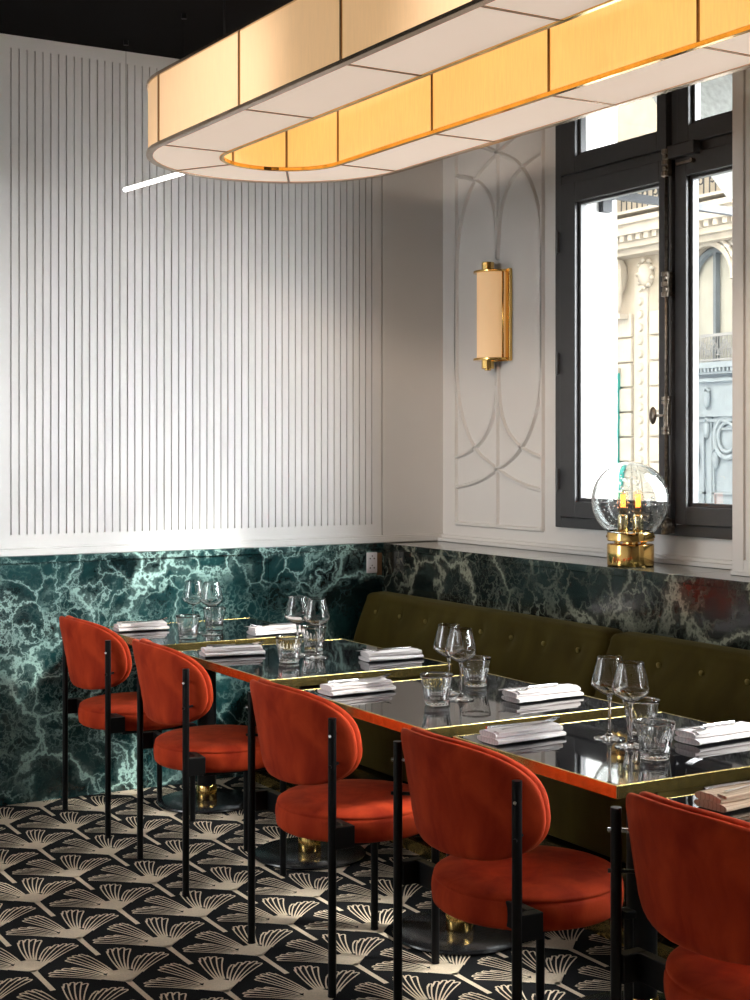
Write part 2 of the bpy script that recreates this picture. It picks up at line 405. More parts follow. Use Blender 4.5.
# geometric moulded panel left of the window
def arcs():
    bm = B(); X = XW
    ya, yb, yc = 6.022, 5.318, 5.67
    zt_, zb_ = 3.17, 1.140
    def bead(pts, w=.011, d=.015):
        for (a, b) in zip(pts, pts[1:]):
            dy, dz = b[0] - a[0], b[1] - a[1]; l = math.hypot(dy, dz); ny, nz = -dz / l * w, dy / l * w
            e = .002; ey, ez = dy / l * e, dz / l * e
            pr = [(a[0] - ey, a[1] - ez), (b[0] + ey, b[1] + ez)]
            v = []
            for (p, q) in pr:
                v.append([bm.verts.new((X, p + ny, q + nz)), bm.verts.new((X - d, p + ny * .45, q + nz * .45)), bm.verts.new((X - d, p - ny * .45, q - nz * .45)), bm.verts.new((X, p - ny, q - nz))])
            for k in range(3): bm.faces.new((v[0][k], v[0][k + 1], v[1][k + 1], v[1][k]))
            bm.faces.new(v[0]); bm.faces.new(v[1][::-1])
    # border
    for p in ([(ya, zb_), (yb, zb_)], [(ya, zb_), (ya, zt_)], [(yb, zb_), (yb, zt_)], [(ya, zt_), (yb, zt_)]): bead(p)
    bead([(yc, zb_), (yc, 1.80)]); bead([(yc, 2.47), (yc, zt_)])
    # long arcs: tangent vertical on one side, sweeping to the other; mirrored left/right and up/down
    zm = 2.155
    big = [(6.018, 2.155), (6.018, 2.40), (6.008, 2.50), (5.985, 2.60), (5.949, 2.685), (5.895, 2.765), (5.828, 2.825), (5.75, 2.867), (5.66, 2.905), (5.56, 2.945), (5.44, 2.975), (5.324, 2.992)]
    sm = [(yc, 2.40), (5.684, 2.55), (5.70, 2.63), (5.733, 2.70), (5.785, 2.755), (5.85, 2.795), (5.93, 2.825), (6.018, 2.845)]
    for arc_ in (big, sm):
        for my in (0, 1):
            for mz in (0, 1):
                pts = [(2 * yc - y if my else y, 2 * zm - z + (.0 if mz else 0) if mz else z) for y, z in arc_]
                pts = [(min(max(y, yb), ya), z) for y, z in pts]
                sp = []
                for i in range(len(pts) - 1):
                    P = [pts[max(i - 1, 0)], pts[i], pts[i + 1], pts[min(i + 2, len(pts) - 1)]]
                    for k in range(4):
                        u = k / 4
                        sp.append(tuple(.5 * ((2 * P[1][c]) + (-P[0][c] + P[2][c]) * u + (2 * P[0][c] - 5 * P[1][c] + 4 * P[2][c] - P[3][c]) * u * u + (-P[0][c] + 3 * P[1][c] - 3 * P[2][c] + P[3][c]) * u ** 3) for c in (0, 1)))
                sp.append(pts[-1]); bead(sp)
    struct('trim_7', bm, 'wall', 'white raised moulding of interlaced arcs around the wall lamp', 'moulding')
arcs()

# other walls of the room, with an unseen side opening added for fill daylight
def wall_open_x(name, x0, x1, opens, label):
    bm = B(); z0, z1 = 1.0, 3.1; ys_ = [YF]
    box(bm, x0, x1, YF - .3, YB + .3, -.08, z0); box(bm, x0, x1, YF - .3, YB + .3, z1, H)
    y = YF - .3
    for a, b in opens: box(bm, x0, x1, y, a, z0, z1); y = b
    box(bm, x0, x1, y, YB + .3, z0, z1)
    struct(name, bm, 'wall', label, 'wall')
LW = [(4.5, 5.95)]
wall_open_x('wall_left', XL - .25, XL, LW, 'white side wall opposite the banquette')
bm = B(); z0, z1 = .9, 2.9
FW = []
box(bm, XL, XO, YF - .3, YF, -.08, z0); box(bm, XL, XO, YF - .3, YF, z1, H); x = XL
for a, b in FW: box(bm, x, a, YF - .3, YF, z0, z1); x = b
box(bm, x, XO, YF - .3, YF, z0, z1)
struct('wall_front', bm, 'wall', 'white wall behind the camera', 'wall')

def bars(bm, X0, X1, y0, y1, z0, z1, wl, wr, wb, wt):
    box(bm, X0, X1, y1 - wl, y1, z0, z1); box(bm, X0, X1, y0, y0 + wr, z0, z1)
    box(bm, X0, X1, y0 + wr, y1 - wl, z0, z0 + wb); box(bm, X0, X1, y0 + wr, y1 - wl, z1 - wt, z1)

def window(name, y0, y1, label, full=True):
    c = (y0 + y1) / 2
    w = thing(name, label, 'window', (0, 0, 0), kind='structure')
    bm = B(); bars(bm, 3.975, 4.085, y0, y1, ZW0, ZW1, .044, .044, .045, .05)
    box(bm, 3.985, 4.075, y0 + .044, y1 - .044, 2.662, 2.70)                 # transom bar
    box(bm, 3.978, 3.985, y0 + .02, y1 - .02, 2.662, 2.70)
    box(bm, 3.985, 4.07, c - .025, c + .025, 2.70, ZW1 - .05)
    obj('window_frame', bm, 'frame', w, bevel=.003)
    for side in (1, -1):
        a = c + (.02 if side > 0 else -.720); b = c + (.720 if side > 0 else -.02)
        for k, (za, zb2) in enumerate(((ZW0 + .047, 2.660), (2.702, ZW1 - .052))):
            bm = B()
            aa, bb = (a, b) if k == 0 else (a + (.012 if side > 0 else 0), b - (0 if side > 0 else .012))
            wl, wr = (.105, .055) if side > 0 else (.065, .105)
            rt = .085 if k == 0 else .062
            bars(bm, 3.962, 4.020, aa, bb, za, zb2, wl, wr, .070, rt)
            y_lo, y_hi = aa + wr, bb - wl
            bars(bm, 3.982, 4.014, y_lo, y_hi, za + .070, zb2 - rt, .016, .012, .016, .012)
            s_ = obj('casement' if k == 0 else 'transom_light', bm, 'frame', w, bevel=.003)
            bm = B(); box(bm, 3.998, 4.004, y_lo + .012, y_hi - .012, za + .082, zb2 - rt - .008)
            obj('window_pane', bm, 'pane', s_)
    bm = B(); box(bm, 3.938, 3.975, c - .022, c + .020, ZW0 + .03, 2.655)
    obj('astragal', bm, 'frame', w, bevel=.008, seg=3)
    if full:
        bm = B(); xr = 3.930; yr = c - .006
        cyl(bm, (xr, yr, 1.19), (xr, yr, 2.64), .0065, seg=10)
        r_ = obj('espagnolette_rod', bm, 'iron', w, smooth=True)
        for zc, hh in ((2.635, .055), (2.155, .05), (1.20, .03)):
            bm = B()
            box(bm, xr - .006, 3.962, yr - .016, yr + .016, zc - hh, zc + hh)
            for dz in (-hh * .8, 0, hh * .8): cyl(bm, (xr - .004, yr, zc + dz - .009), (xr - .004, yr, zc + dz + .009), .0165, seg=12)
            for dz in (-hh * .45, hh * .45): cyl(bm, (xr - .016, yr - .006, zc + dz), (xr + .01, yr - .006, zc + dz), .010, seg=10)
            obj('rod_guide', bm, 'iron', w, bevel=.002)
        bm = B(); zc = 1.636
        box(bm, xr + .002, 3.962, yr - .014, yr + .016, zc - .078, zc + .078)
        for dz in (-.068, -.052, .052, .068): cyl(bm, (xr, yr, zc + dz - .006), (xr, yr, zc + dz + .006), .018, seg=14)
        cyl(bm, (xr - .006, yr - .006, zc - .045), (xr - .006, yr - .006, zc + .045), .010, seg=12)
        cyl(bm, (xr - .004, yr, zc), (xr - .050, yr + .012, zc), .006, seg=10)
        lp = [(0, -.012), (.012, -.011), (.022, -.007), (.026, 0), (.022, .007), (.012, .011), (0, .012)]
        lb = B(); lathe(lb, lp, seg=20)
        for v in lb.verts: v.co = Vector((-v.co.z * .8, v.co.x * .75, v.co.y * 1.35)) + Vector((xr - .056, yr + .014, zc))
        me = bpy.data.meshes.new('t'); lb.to_mesh(me); lb.free(); bm.from_mesh(me); bpy.data.meshes.remove(me)
        obj('window_handle', bm, 'iron', w, smooth=True, autosmooth=True)
        for zc in (2.41, 1.88, 1.373):
            bm = B(); cyl(bm, (3.952, y1 - .047, zc - .045), (3.952, y1 - .047, zc + .045), .0095, seg=10)
            cyl(bm, (3.952, y1 - .044, zc - .053), (3.952, y1 - .044, zc + .053), .005, seg=8)
            obj('hinge', bm, 'frame', w)
        bm = B(); box(bm, 3.925, 3.965, c - .165, c - .015, 2.648, 2.70)
        obj('lock_box', bm, 'frame', w, bevel=.004)
        bm = B(); box(bm, 3.950, 3.964, c - .14, c - .04, 2.622, 2.632); cyl(bm, (3.944, c - .13, 2.627), (3.964, c - .13, 2.627), .009)
        obj('latch_plate', bm, 'iron', w)
    return w
window('window_1', *W1, 'tall anthracite casement window above the globe lamp')
window('window_2', *W2, 'anthracite casement window nearer the camera', False)
window('window_3', *W3, 'anthracite casement window beside the camera', False)
for i, (a, b) in enumerate(LW):
    w = thing('window_%d' % (4 + i), 'unseen window added in the side wall for fill daylight', 'window', kind='structure')
    bm = B(); X0, X1 = XL - .16, XL - .10
    bars(bm, X0, X1, a, b, 1.0, 3.1, .05, .05, .05, .05)
    obj('window_frame', bm, 'frame', w)
    bm = B(); box(bm, X0 + .02, X0 + .026, a + .04, b - .04, 1.04, 3.06); obj('window_pane', bm, 'pane', w)
# ------------------------------------------------------------------ chairs
XC = 2.150
def make_chair():
    t = thing('dining_chair', '', 'chair')
    bm = B()
    prof = [(0, .389), (.205, .389), (.222, .392), (.231, .400), (.2335, .414), (.2345, .432), (.2332, .448), (.2300, .4560), (.2272, .4580), (.2305, .4600), (.2280, .467), (.217, .4740), (.19, .4795), (.13, .485), (.06, .488), (0, .489)]
    lathe(bm, prof, seg=64); obj('seat', bm, 'rust', t, smooth=True)
    # backrest: outer shell and inner cushion, curved in plan and leaning back
    def pad(rin, rout, a_, b_, name):
        bm = B(); RC = .335; cx0 = .052; zc = .689; nr, na = 9, 56
        def P(s, h, r):
            ph = s / RC
            h2 = h
            lean = R(11)
            x = cx0 - r * math.cos(ph); y = r * math.sin(ph)
            # lean: the pad opens upward like a cone
            x -= math.sin(lean) * h2 * math.cos(ph * .6)
            return Vector((x, y, zc + h2 * math.cos(lean)))
        def S_(rho, psi):
            e = 2 / 2.55
            c_, s_ = math.cos(psi), math.sin(psi)
            return (a_ * rho * math.copysign(abs(c_) ** e, c_), b_ * rho * math.copysign(abs(s_) ** e, s_))
        mid = (rin + rout) / 2; half = (rout - rin) / 2
        rhos = [.25, .5, .72, .86, .93, .97, .99, 1.0]
        def ring(rho, side):
            th = half * (1 - rho ** 14) ** .5 if rho < 1 else 0
            return [bm.verts.new(P(*S_(rho if rho < 1 else 1.0, 2 * PI * k / na), mid + side * th)) for k in range(na)]
        mid_ring = ring(1.0, 0)
        for side in (1, -1):
            c = bm.verts.new(P(0, 0, mid + side * half)); prev = None
            for rho in rhos:
                cur = mid_ring if rho == 1.0 else ring(rho, side)
                for k in range(na):
                    j = (k + 1) % na
                    if prev is None: bm.faces.new((c, cur[k], cur[j]))
                    else: bm.faces.new((prev[k], prev[j], cur[j], cur[k]))
                prev = cur
        return obj(name, bm, 'rust', t, smooth=True)
    pad(.312, .338, .313, .1435, 'backrest')
    pad(.280, .3155, .325, .1450, 'back_cushion')
    def leg(x, y, ztop, tall):
        bm = B(); cyl(bm, (x, y, .004), (x, y, ztop), .0115, seg=18)
        o = obj('leg', bm, 'black', t, smooth=True, autosmooth=True)
        bm = B(); cyl(bm, (x, y, .0), (x, y, .006), .0122, seg=16); obj('foot_glide', bm, 'black', o)
        if tall:
            for z_ in (.632, .716):
                bm = B(); sx = .032; sy = -.026 * (1 if y > 0 else -1)
                cyl(bm, (x - .0135, y - sy * .4, z_), (x + sx, y + sy, z_), .0045, seg=10)
                obj('bolt', bm, 'steel' if z_ > .7 else 'black', o)
    for s_ in (-1, 1):
        leg(-.215, s_ * .255, .763, True); leg(.172, s_ * .176, .392, False)
        bm = B()
        def yb(a, b): return (min(s_ * a, s_ * b), max(s_ * a, s_ * b))
        box(bm, -.210, -.148, *yb(.236, .264), .402, .462); box(bm, -.172, -.148, *yb(.150, .236), .402, .462)
        obj('seat_bracket', bm, 'black', t, bevel=.002)
    bm = B(); box(bm, -.12, .16, -.165, -.135, .374, .390); box(bm, -.12, .16, .135, .165, .374, .390)
    box(bm, -.12, -.09, -.135, .135, .374, .390); box(bm, .13, .16, -.135, .135, .374, .390)
    for q in (-1, 1): box(bm, .155, .185, min(q * .15, q * .19), max(q * .15, q * .19), .374, .392)
    obj('seat_frame', bm, 'black', t, bevel=.002)
    return t
ch_spots = [(5.668, .045, 0, 'rust velvet chair with black legs, farthest, against the marble wall'),
            (4.815, .030, -4, 'rust velvet chair with black legs, second from the marble wall'),
            (3.785, 0, 0, 'rust velvet chair with black legs, third from the marble wall, middle of the row'),
            (2.912, -.010, 0, 'rust velvet chair with black legs, fourth from the marble wall, at the table with two glasses and two tumblers nearest the camera'),
            (2.100, .022, 0, 'rust velvet chair with black legs, nearest the camera, cut off by the picture edge')]
ch0 = make_chair()
for i, (y, dx, rz, lab) in enumerate(ch_spots):
    c = ch0 if i == 0 else dup(ch0)
    c.location = (XC + dx, y, 0.0018); c.rotation_euler = (0, 0, R(rz)); tag(c, lab if len(lab.split()) <= 16 else 'rust velvet chair fourth from the marble wall, second nearest the camera', 'chair', 'rust velvet chairs along the tables')

# ------------------------------------------------------------------ tables
ZT = .733
def make_table(x0, x1, y0, y1, label):
    cx_, cy_ = (x0 + x1) / 2, (y0 + y1) / 2
    t = thing('restaurant_table', label, 'table', (cx_, cy_, .0018), group='black glass tables with brass edges')
    hx, hy = (x1 - x0) / 2, (y1 - y0) / 2; z = ZT - .0018
    bm = B(); e = .006
    for q in ((-hx, -hx + e, -hy, hy), (hx - e, hx, -hy, hy), (-hx + e, hx - e, -hy, -hy + e), (-hx + e, hx - e, hy - e, hy)): box(bm, *q, z - .031, z)
    obj('brass_edge', bm, 'brassedge', t, bevel=.0012)
    bm = B(); box(bm, -hx + e, hx - e, -hy + e, hy - e, z - .029, z - .0008); obj('tabletop', bm, 'top', t)
    bm = B(); box(bm, -.17, .17, -.17, .17, z - .037, z - .030); cyl(bm, (0, 0, .078), (0, 0, z - .036), .040, seg=32)
    obj('column', bm, 'black', t, smooth=True, autosmooth=True)
    bm = B(); lathe(bm, [(0, .016), (.0415, .016), (.043, .019), (.043, .076), (.041, .079), (0, .079)], seg=40)
    tag(obj('brass_collar', bm, 'brass', t, smooth=True, autosmooth=True), 'polished brass collar')
    bm = B(); lathe(bm, [(0, 0), (.200, 0), (.207, .002), (.209, .007), (.207, .012), (.200, .0155), (.12, .0165), (0, .017)], seg=72)
    obj('base', bm, 'blackdisc', t, smooth=True, autosmooth=True)
    return t
tabs = [(2.175, 2.905, 5.40, 6.085, 'black glass table with brass edge, farthest, against the marble wall'),
        (2.175, 2.905, 4.40, 5.215, 'black glass table with brass edge, second from the marble wall'),
        (2.160, 2.892, 3.41, 4.17, 'black glass table with brass edge, third from the marble wall'),
        (2.172, 2.905, 2.612, 3.29, 'black glass table with brass edge, fourth from the marble wall'),
        (2.168, 2.900, 1.73, 2.468, 'black glass table with brass edge, nearest the camera at the picture edge')]
for q in tabs: make_table(*q)

# ------------------------------------------------------------------ banquette
def banquette(y0, y1, label, buttons):
    t = thing('banquette', label, 'banquette', (3.2, (y0 + y1) / 2, 0), group='olive velvet banquette sections')
    oy = (y0 + y1) / 2; ox = 3.2
    def loft(prof, name, rend=.045, dimples=(), parent=t, ya=y0, yb=y1):
        bm = B(); ny = 120; n_ = len(prof)
        cx_ = sum(p[0] for p in prof) / n_; cz_ = sum(p[1] for p in prof) / n_
        nrm = []
        for i in range(n_):
            a, b = prof[i - 1], prof[(i + 1) % n_]; dx, dz = b[0] - a[0], b[1] - a[1]; l = math.hypot(dx, dz) or 1
            nrm.append((dz / l, -dx / l))
        ysl = [0, .004, .010, .018, .028, rend]
        yy = [ya + d for d in ysl] + [ya + rend + (yb - ya - 2 * rend) * k / ny for k in range(1, ny)] + [yb - d for d in ysl[::-1]]
        rings = []
        for y in yy:
            d = min(y - ya, yb - y); ins = rend - math.sqrt(max(0, rend ** 2 - (rend - min(d, rend)) ** 2))
            ring = []
            for i, (x, z) in enumerate(prof):
                px, pz = x + nrm[i][0] * ins * -1, z + nrm[i][1] * ins * -1
                for (by, bz) in dimples:
                    if x < 3.55:
                        q = ((y - by) ** 2 + (pz - bz) ** 2); px += .016 * math.exp(-q / .0011) + .006 * math.exp(-q / .006)
                ring.append(bm.verts.new((px - ox, y - oy, pz)))
            rings.append(ring)
        for A, C in zip(rings, rings[1:]):
            for i in range(n_):
                j = (i + 1) % n_; bm.faces.new((A[i], A[j], C[j], C[i]))
        bm.faces.new(rings[0]); bm.faces.new(rings[-1][::-1])
        return obj(name, bm, 'olive', parent, smooth=True, autosmooth=True)
    # profile (x, z), anticlockwise seen from -y : front face from seat to top
    front = [(3.395 + (z - .44) * .30 - .02 * math.sin(PI * (z - .44) / .38), z) for z in [.44 + .0125 * k for k in range(29)]]
    r_ = .032; cx_, cz_ = front[-1][0] + r_, front[-1][1]
    arc_ = [(cx_ - r_ * math.cos(a), cz_ + r_ * 1.05 * math.sin(a)) for a in [PI / 2 * k / 6 for k in range(1, 7)]]
    prof = front + arc_ + [(3.57, .8255), (3.605, .823), (3.625, .812), (3.634, .79), (3.636, .7), (3.636, .46), (3.62, .44)]
    prof = prof[::-1]
    bk = loft(prof, 'back', .05, [(b, .740) for b in buttons])
    for b in buttons:
        bm = B(); lathe(bm, [(0, .006), (.006, .005), (.0095, .002), (.010, 0), (.009, -.004), (0, -.005)], seg=16)
        for v in bm.verts: v.co = Vector((-v.co.z + 3.395 + .30 * .30 - .02 * math.sin(PI * .30 / .38) + .014 - ox, v.co.x + b - oy, v.co.y + .740))
        obj('button', bm, 'olivebtn', t, smooth=True)
    seatp = [(3.60, .225), (3.60, .44), (3.45, .446), (3.2, .452), (3.04, .452), (2.98, .449), (2.95, .438), (2.932, .41), (2.93, .37), (2.932, .26), (2.94, .235), (2.96, .225)]
    loft(seatp, 'seat_cushion', .03)
    bm = B(); box(bm, 2.905 - ox, 3.63 - ox, y0 - oy, y1 - oy, .03, .225)
    obj('plinth', bm, 'mirror', t)
    bm = B(); box(bm, 2.890 - ox, 3.62 - ox, y0 - oy + .001, y1 - oy - .001, .0018, .045); tag(obj('kick_strip', bm, 'brassedge', t), 'brass kick strip')
M['olivebtn'] = velvet('olive button', (.16, .125, .035), (.24, .19, .06), (.8, .7, .3), .5)
banquette(4.279, 6.075, 'olive velvet banquette section in the corner beside the marble wall', [5.938 - .2167 * k for k in range(8)])
banquette(2.50, 4.273, 'olive velvet banquette section behind the tables, seam left of the near wine glasses', [4.182 - .2165 * k for k in range(8)])
banquette(.72, 2.494, 'olive velvet banquette section nearest the camera', [2.39 - .2165 * k for k in range(8)])

# ------------------------------------------------------------------ tableware
def tumbler(x, y, label):
    bm = B(); nfl = 20
    def mod(r, z, a):
        if r < .02 or r in inner: return 0
        w = max(0, min(1, (z - .006) / .010)) * max(0, min(1, (.062 - z) / .012))
        return -.0022 * w * (.5 + .5 * math.cos(nfl * a)) ** 1.5
    outer = [(0, 0), (.030, 0), (.0355, .0015), (.0368, .005), (.0372, .012), (.0382, .020), (.0395, .030), (.0412, .042), (.0432, .052), (.0452, .062), (.0472, .074), (.0494, .086), (.0502, .0915), (.0498, .0925)]
    inn = [(.0490, .0920), (.0482, .086), (.0454, .070), (.0425, .054), (.0400, .036), (.0380, .022), (.0340, .0165), (.02, .0150), (0, .0148)]
    inner = {r for r, z in inn}
    lathe(bm, outer + inn, seg=108, mod=mod)
    # hobnail ring cut near the foot
    o = obj('tumbler', bm, 'glass', smooth=True); o.location = (x, y, ZT + .0005)
    tag(o, label, 'tumbler', 'cut glass tumblers on the tables')
def wineglass(x, y, label):
    t = thing('wine_glass', label, 'wine glass', (x, y, ZT + .0005), group='stemmed wine glasses on the tables')
    bm = B()
    lathe(bm, [(0, .1145), (.006, .115), (.022, .121), (.038, .131), (.0475, .1415), (.0487, .147), (.0478, .155), (.0440, .172), (.0395, .190), (.0352, .206), (.0330, .2165), (.0326, .218), (.0321, .2165), (.0343, .206), (.0386, .190), (.0431, .172), (.0468, .155), (.0476, .147), (.0465, .1422), (.0370, .1325), (.0215, .1228), (.008, .1180), (0, .1175)], seg=56)
    obj('bowl', bm, 'glass', t, smooth=True)
    bm = B()
    lathe(bm, [(0, 0), (.036, 0), (.0415, .0008), (.042, .0018), (.036, .0032), (.022, .0058), (.011, .0105), (.0058, .018), (.0042, .03), (.0038, .06), (.0040, .095), (.0052, .108), (.0075, .1138), (0, .1144)], seg=48)
    obj('stem', bm, 'glass', t, smooth=True)
tw = ['on the farthest table', 'on the second table from the marble wall', 'on the third table from the marble wall', 'on the table fourth from the marble wall']
import_tum = [(2.370, 5.545, 0, 'nearer the chair'), (2.585, 5.765, 0, 'nearer the banquette'), (2.418, 4.735, 1, 'nearer the chair'), (2.640, 4.965, 1, 'nearer the banquette'),
              (2.395, 3.715, 2, 'nearer the chair'), (2.698, 3.952, 2, 'nearer the banquette'), (2.447, 2.795, 3, 'nearest the camera'), (2.630, 3.060, 3, 'behind the other tumbler')]
for x, y, k, d in import_tum: tumbler(x, y, 'cut glass tumbler %s, %s' % (tw[k], d))
for x, y, k, d in [(2.463, 5.705, 0, 'left of the pair'), (2.50, 5.602, 0, 'right of the pair'), (2.53, 4.885, 1, 'left of the pair'), (2.556, 4.782, 1, 'right of the pair'),
                   (2.535, 3.862, 2, 'left of the pair'), (2.510, 3.757, 2, 'right of the pair'), (2.510, 3.047, 3, 'left of the pair'), (2.492, 2.940, 3, 'right of the pair')]:
    wineglass(x, y, 'stemmed wine glass %s, %s' % (tw[k], d))

def napkin(x0, x1, y, rz, m, label, short, seed, tip):
    """folded linen roll lying along x with fork and knife tucked on it"""
    L_ = x1 - x0; cx_ = (x0 + x1) / 2
    t = thing('folded_napkin', label, 'napkin', (cx_, y, ZT), R(rz), 'linen napkins holding cutlery')
    def layer(w, z0, z1, dy, ins, sd, name, sk=0):
        bm = B(); nx = 26; rings = []
        npf = 26
        for i in range(nx + 1):
            u = i / nx; x = -L_ / 2 + ins + (L_ - 2 * ins) * u; ring = []
            for k in range(npf):
                a = 2 * PI * k / npf; c_, s_ = math.cos(a), math.sin(a)
                yy = w / 2 * math.copysign(abs(c_) ** .8, c_); zz = (z1 - z0) / 2 * math.copysign(abs(s_) ** .62, s_)
                nz_ = noise.noise(Vector((x * 16 + sd, yy * 22, zz * 30 + sd)))
                nz2 = noise.noise(Vector((x * 5 + sd * 3, yy * 50, sd)))
                zp = (z0 + z1) / 2 + zz * (1 + .18 * nz_) + .0016 * nz2 * (1 if s_ > 0 else 0)
                ring.append(bm.verts.new((x + sk * yy + .002 * nz2, dy + yy * (1 + .06 * nz_) + .002 * math.sin(x * 20 + sd), max(zp, z0 if z0 > .002 else .0006))))
            rings.append(ring)
        for A, C in zip(rings, rings[1:]):
            for k in range(npf):
                j = (k + 1) % npf; bm.faces.new((A[k], A[j], C[j], C[k]))
        for Rg, fl in ((rings[0], 1), (rings[-1], -1)):
            cin = bm.verts.new((sum((v.co for v in Rg), Vector()) / npf) + Vector((fl * .004, 0, 0)))
            for k in range(npf): bm.faces.new((Rg[k], Rg[(k + 1) % npf], cin))
        return obj(name, bm, m, t, smooth=True, autosmooth=True)
    layer(.094, .0, .0165, 0, 0, seed, 'lower_fold', .02)
    layer(.078, .0140, .0315, .005, .003, seed + 3.1, 'upper_fold', .05)
    layer(.030, .0260, .0335, -.020, .012, seed + 6.7, 'rolled_edge', .10)
    zt2 = ZT + .0335
    d = 1 if tip > 0 else -1
    ca, sa = math.cos(R(rz)), math.sin(R(rz))
    def w_(px, py): return (cx_ + px * ca - py * sa, y + px * sa + py * ca)
    # fork
    bm = B()
    pts = []
    for i in range(13):
        u = i / 12; x = -.10 + .150 * u; pts.append((x, .0055 - .0028 * math.sin(PI * u) , .0026 + .004 * max(0, u - .75)))
    lo, hi = [], []
    for (x, hw, z) in pts:
        lo.append([bm.verts.new((x, -hw, z - .0012)), bm.verts.new((x, hw, z - .0012))]); hi.append([bm.verts.new((x, -hw, z + .0012)), bm.verts.new((x, hw, z + .0012))])
    for i in range(12):
        a, b, c_, e = lo[i], lo[i + 1], hi[i], hi[i + 1]
        bm.faces.new((a[0], a[1], b[1], b[0])); bm.faces.new((c_[0], e[0], e[1], c_[1])); bm.faces.new((a[0], b[0], e[0], c_[0])); bm.faces.new((a[1], c_[1], e[1], b[1]))
    bm.faces.new((lo[0][0], hi[0][0], hi[0][1], lo[0][1])); bm.faces.new((lo[12][0], lo[12][1], hi[12][1], hi[12][0]))
    box(bm, .049, .064, -.011, .011, .0018, .0042)
    for k in range(4):
        yk = -.0093 + .0062 * k
        tube(bm, [(.062, yk, .003), (.080, yk, .0045), (.098, yk, .0085), (.108, yk, .0125)], [.0016, .0015, .0012, .0006], 6)
    f = obj('fork', bm, 'steel', smooth=True, autosmooth=True)
    px, py = w_(d * (L_ / 2 - .098), -.006); f.location = (px, py, zt2 + .0008); f.rotation_euler = (0, 0, R(rz) + (0 if d > 0 else PI) + .10)
    tag(f, 'steel fork on the %s' % short, 'fork', 'forks on the napkins')
    bm = B()
    tube(bm, [(-.11, 0, .003), (-.07, 0, .0035), (0, 0, .0032)], [.0042, .0040, .0030], 8)
    v = [(-.002, -.003), (.03, -.0085), (.09, -.0088), (.108, -.004), (.112, .003), (.09, .0055), (-.002, .004)]
    a = [bm.verts.new((x, y_, .0022)) for x, y_ in v]; b = [bm.verts.new((x, y_, .0038)) for x, y_ in v]
    bm.faces.new(a[::-1]); bm.faces.new(b)
    for i in range(7): j = (i + 1) % 7; bm.faces.new((a[i], a[j], b[j], b[i]))
    f = obj('knife', bm, 'steel', smooth=True, autosmooth=True)
    px, py = w_(d * (L_ / 2 - .095), .032); f.location = (px, py, ZT + .0300); f.rotation_euler = (0, 0, R(rz) + (0 if d > 0 else PI) - .05)
    tag(f, 'steel knife on the %s' % short, 'knife', 'knives on the napkins')
tn = ['farthest table', 'second table from the marble wall', 'third table from the marble wall', 'fourth table from the marble wall', 'table nearest the camera']
for (x0_, x1_, y, rz, m, k, side, tip) in [
        (2.195, 2.415, 5.900, -2, 'napkin', 0, 'chair', 1), (2.635, 2.855, 5.500, 0, 'napkin', 0, 'banquette', -1),
        (2.205, 2.435, 5.010, -8, 'napkin', 1, 'chair', 1), (2.665, 2.890, 4.615, -3, 'napkin', 1, 'banquette', -1),
        (2.190, 2.425, 4.045, 3, 'napkin', 2, 'chair', 1), (2.615, 2.870, 3.650, 2, 'napkin', 2, 'banquette', -1),
        (2.195, 2.425, 3.165, 2, 'napkin', 3, 'chair', 1), (2.640, 2.880, 2.900, 3, 'napkin', 3, 'banquette', -1),
        (2.200, 2.430, 2.350, 5, 'napkinB', 4, 'chair', 1)]:
    napkin(x0_, x1_, y, rz, m, '%s linen napkin on the %s side of the %s' % ('beige' if m == 'napkinB' else 'pale', side, tn[k]), '%s side napkin of the %s' % (side, tn[k]), k * 7.3 + tip * 2.1, tip)

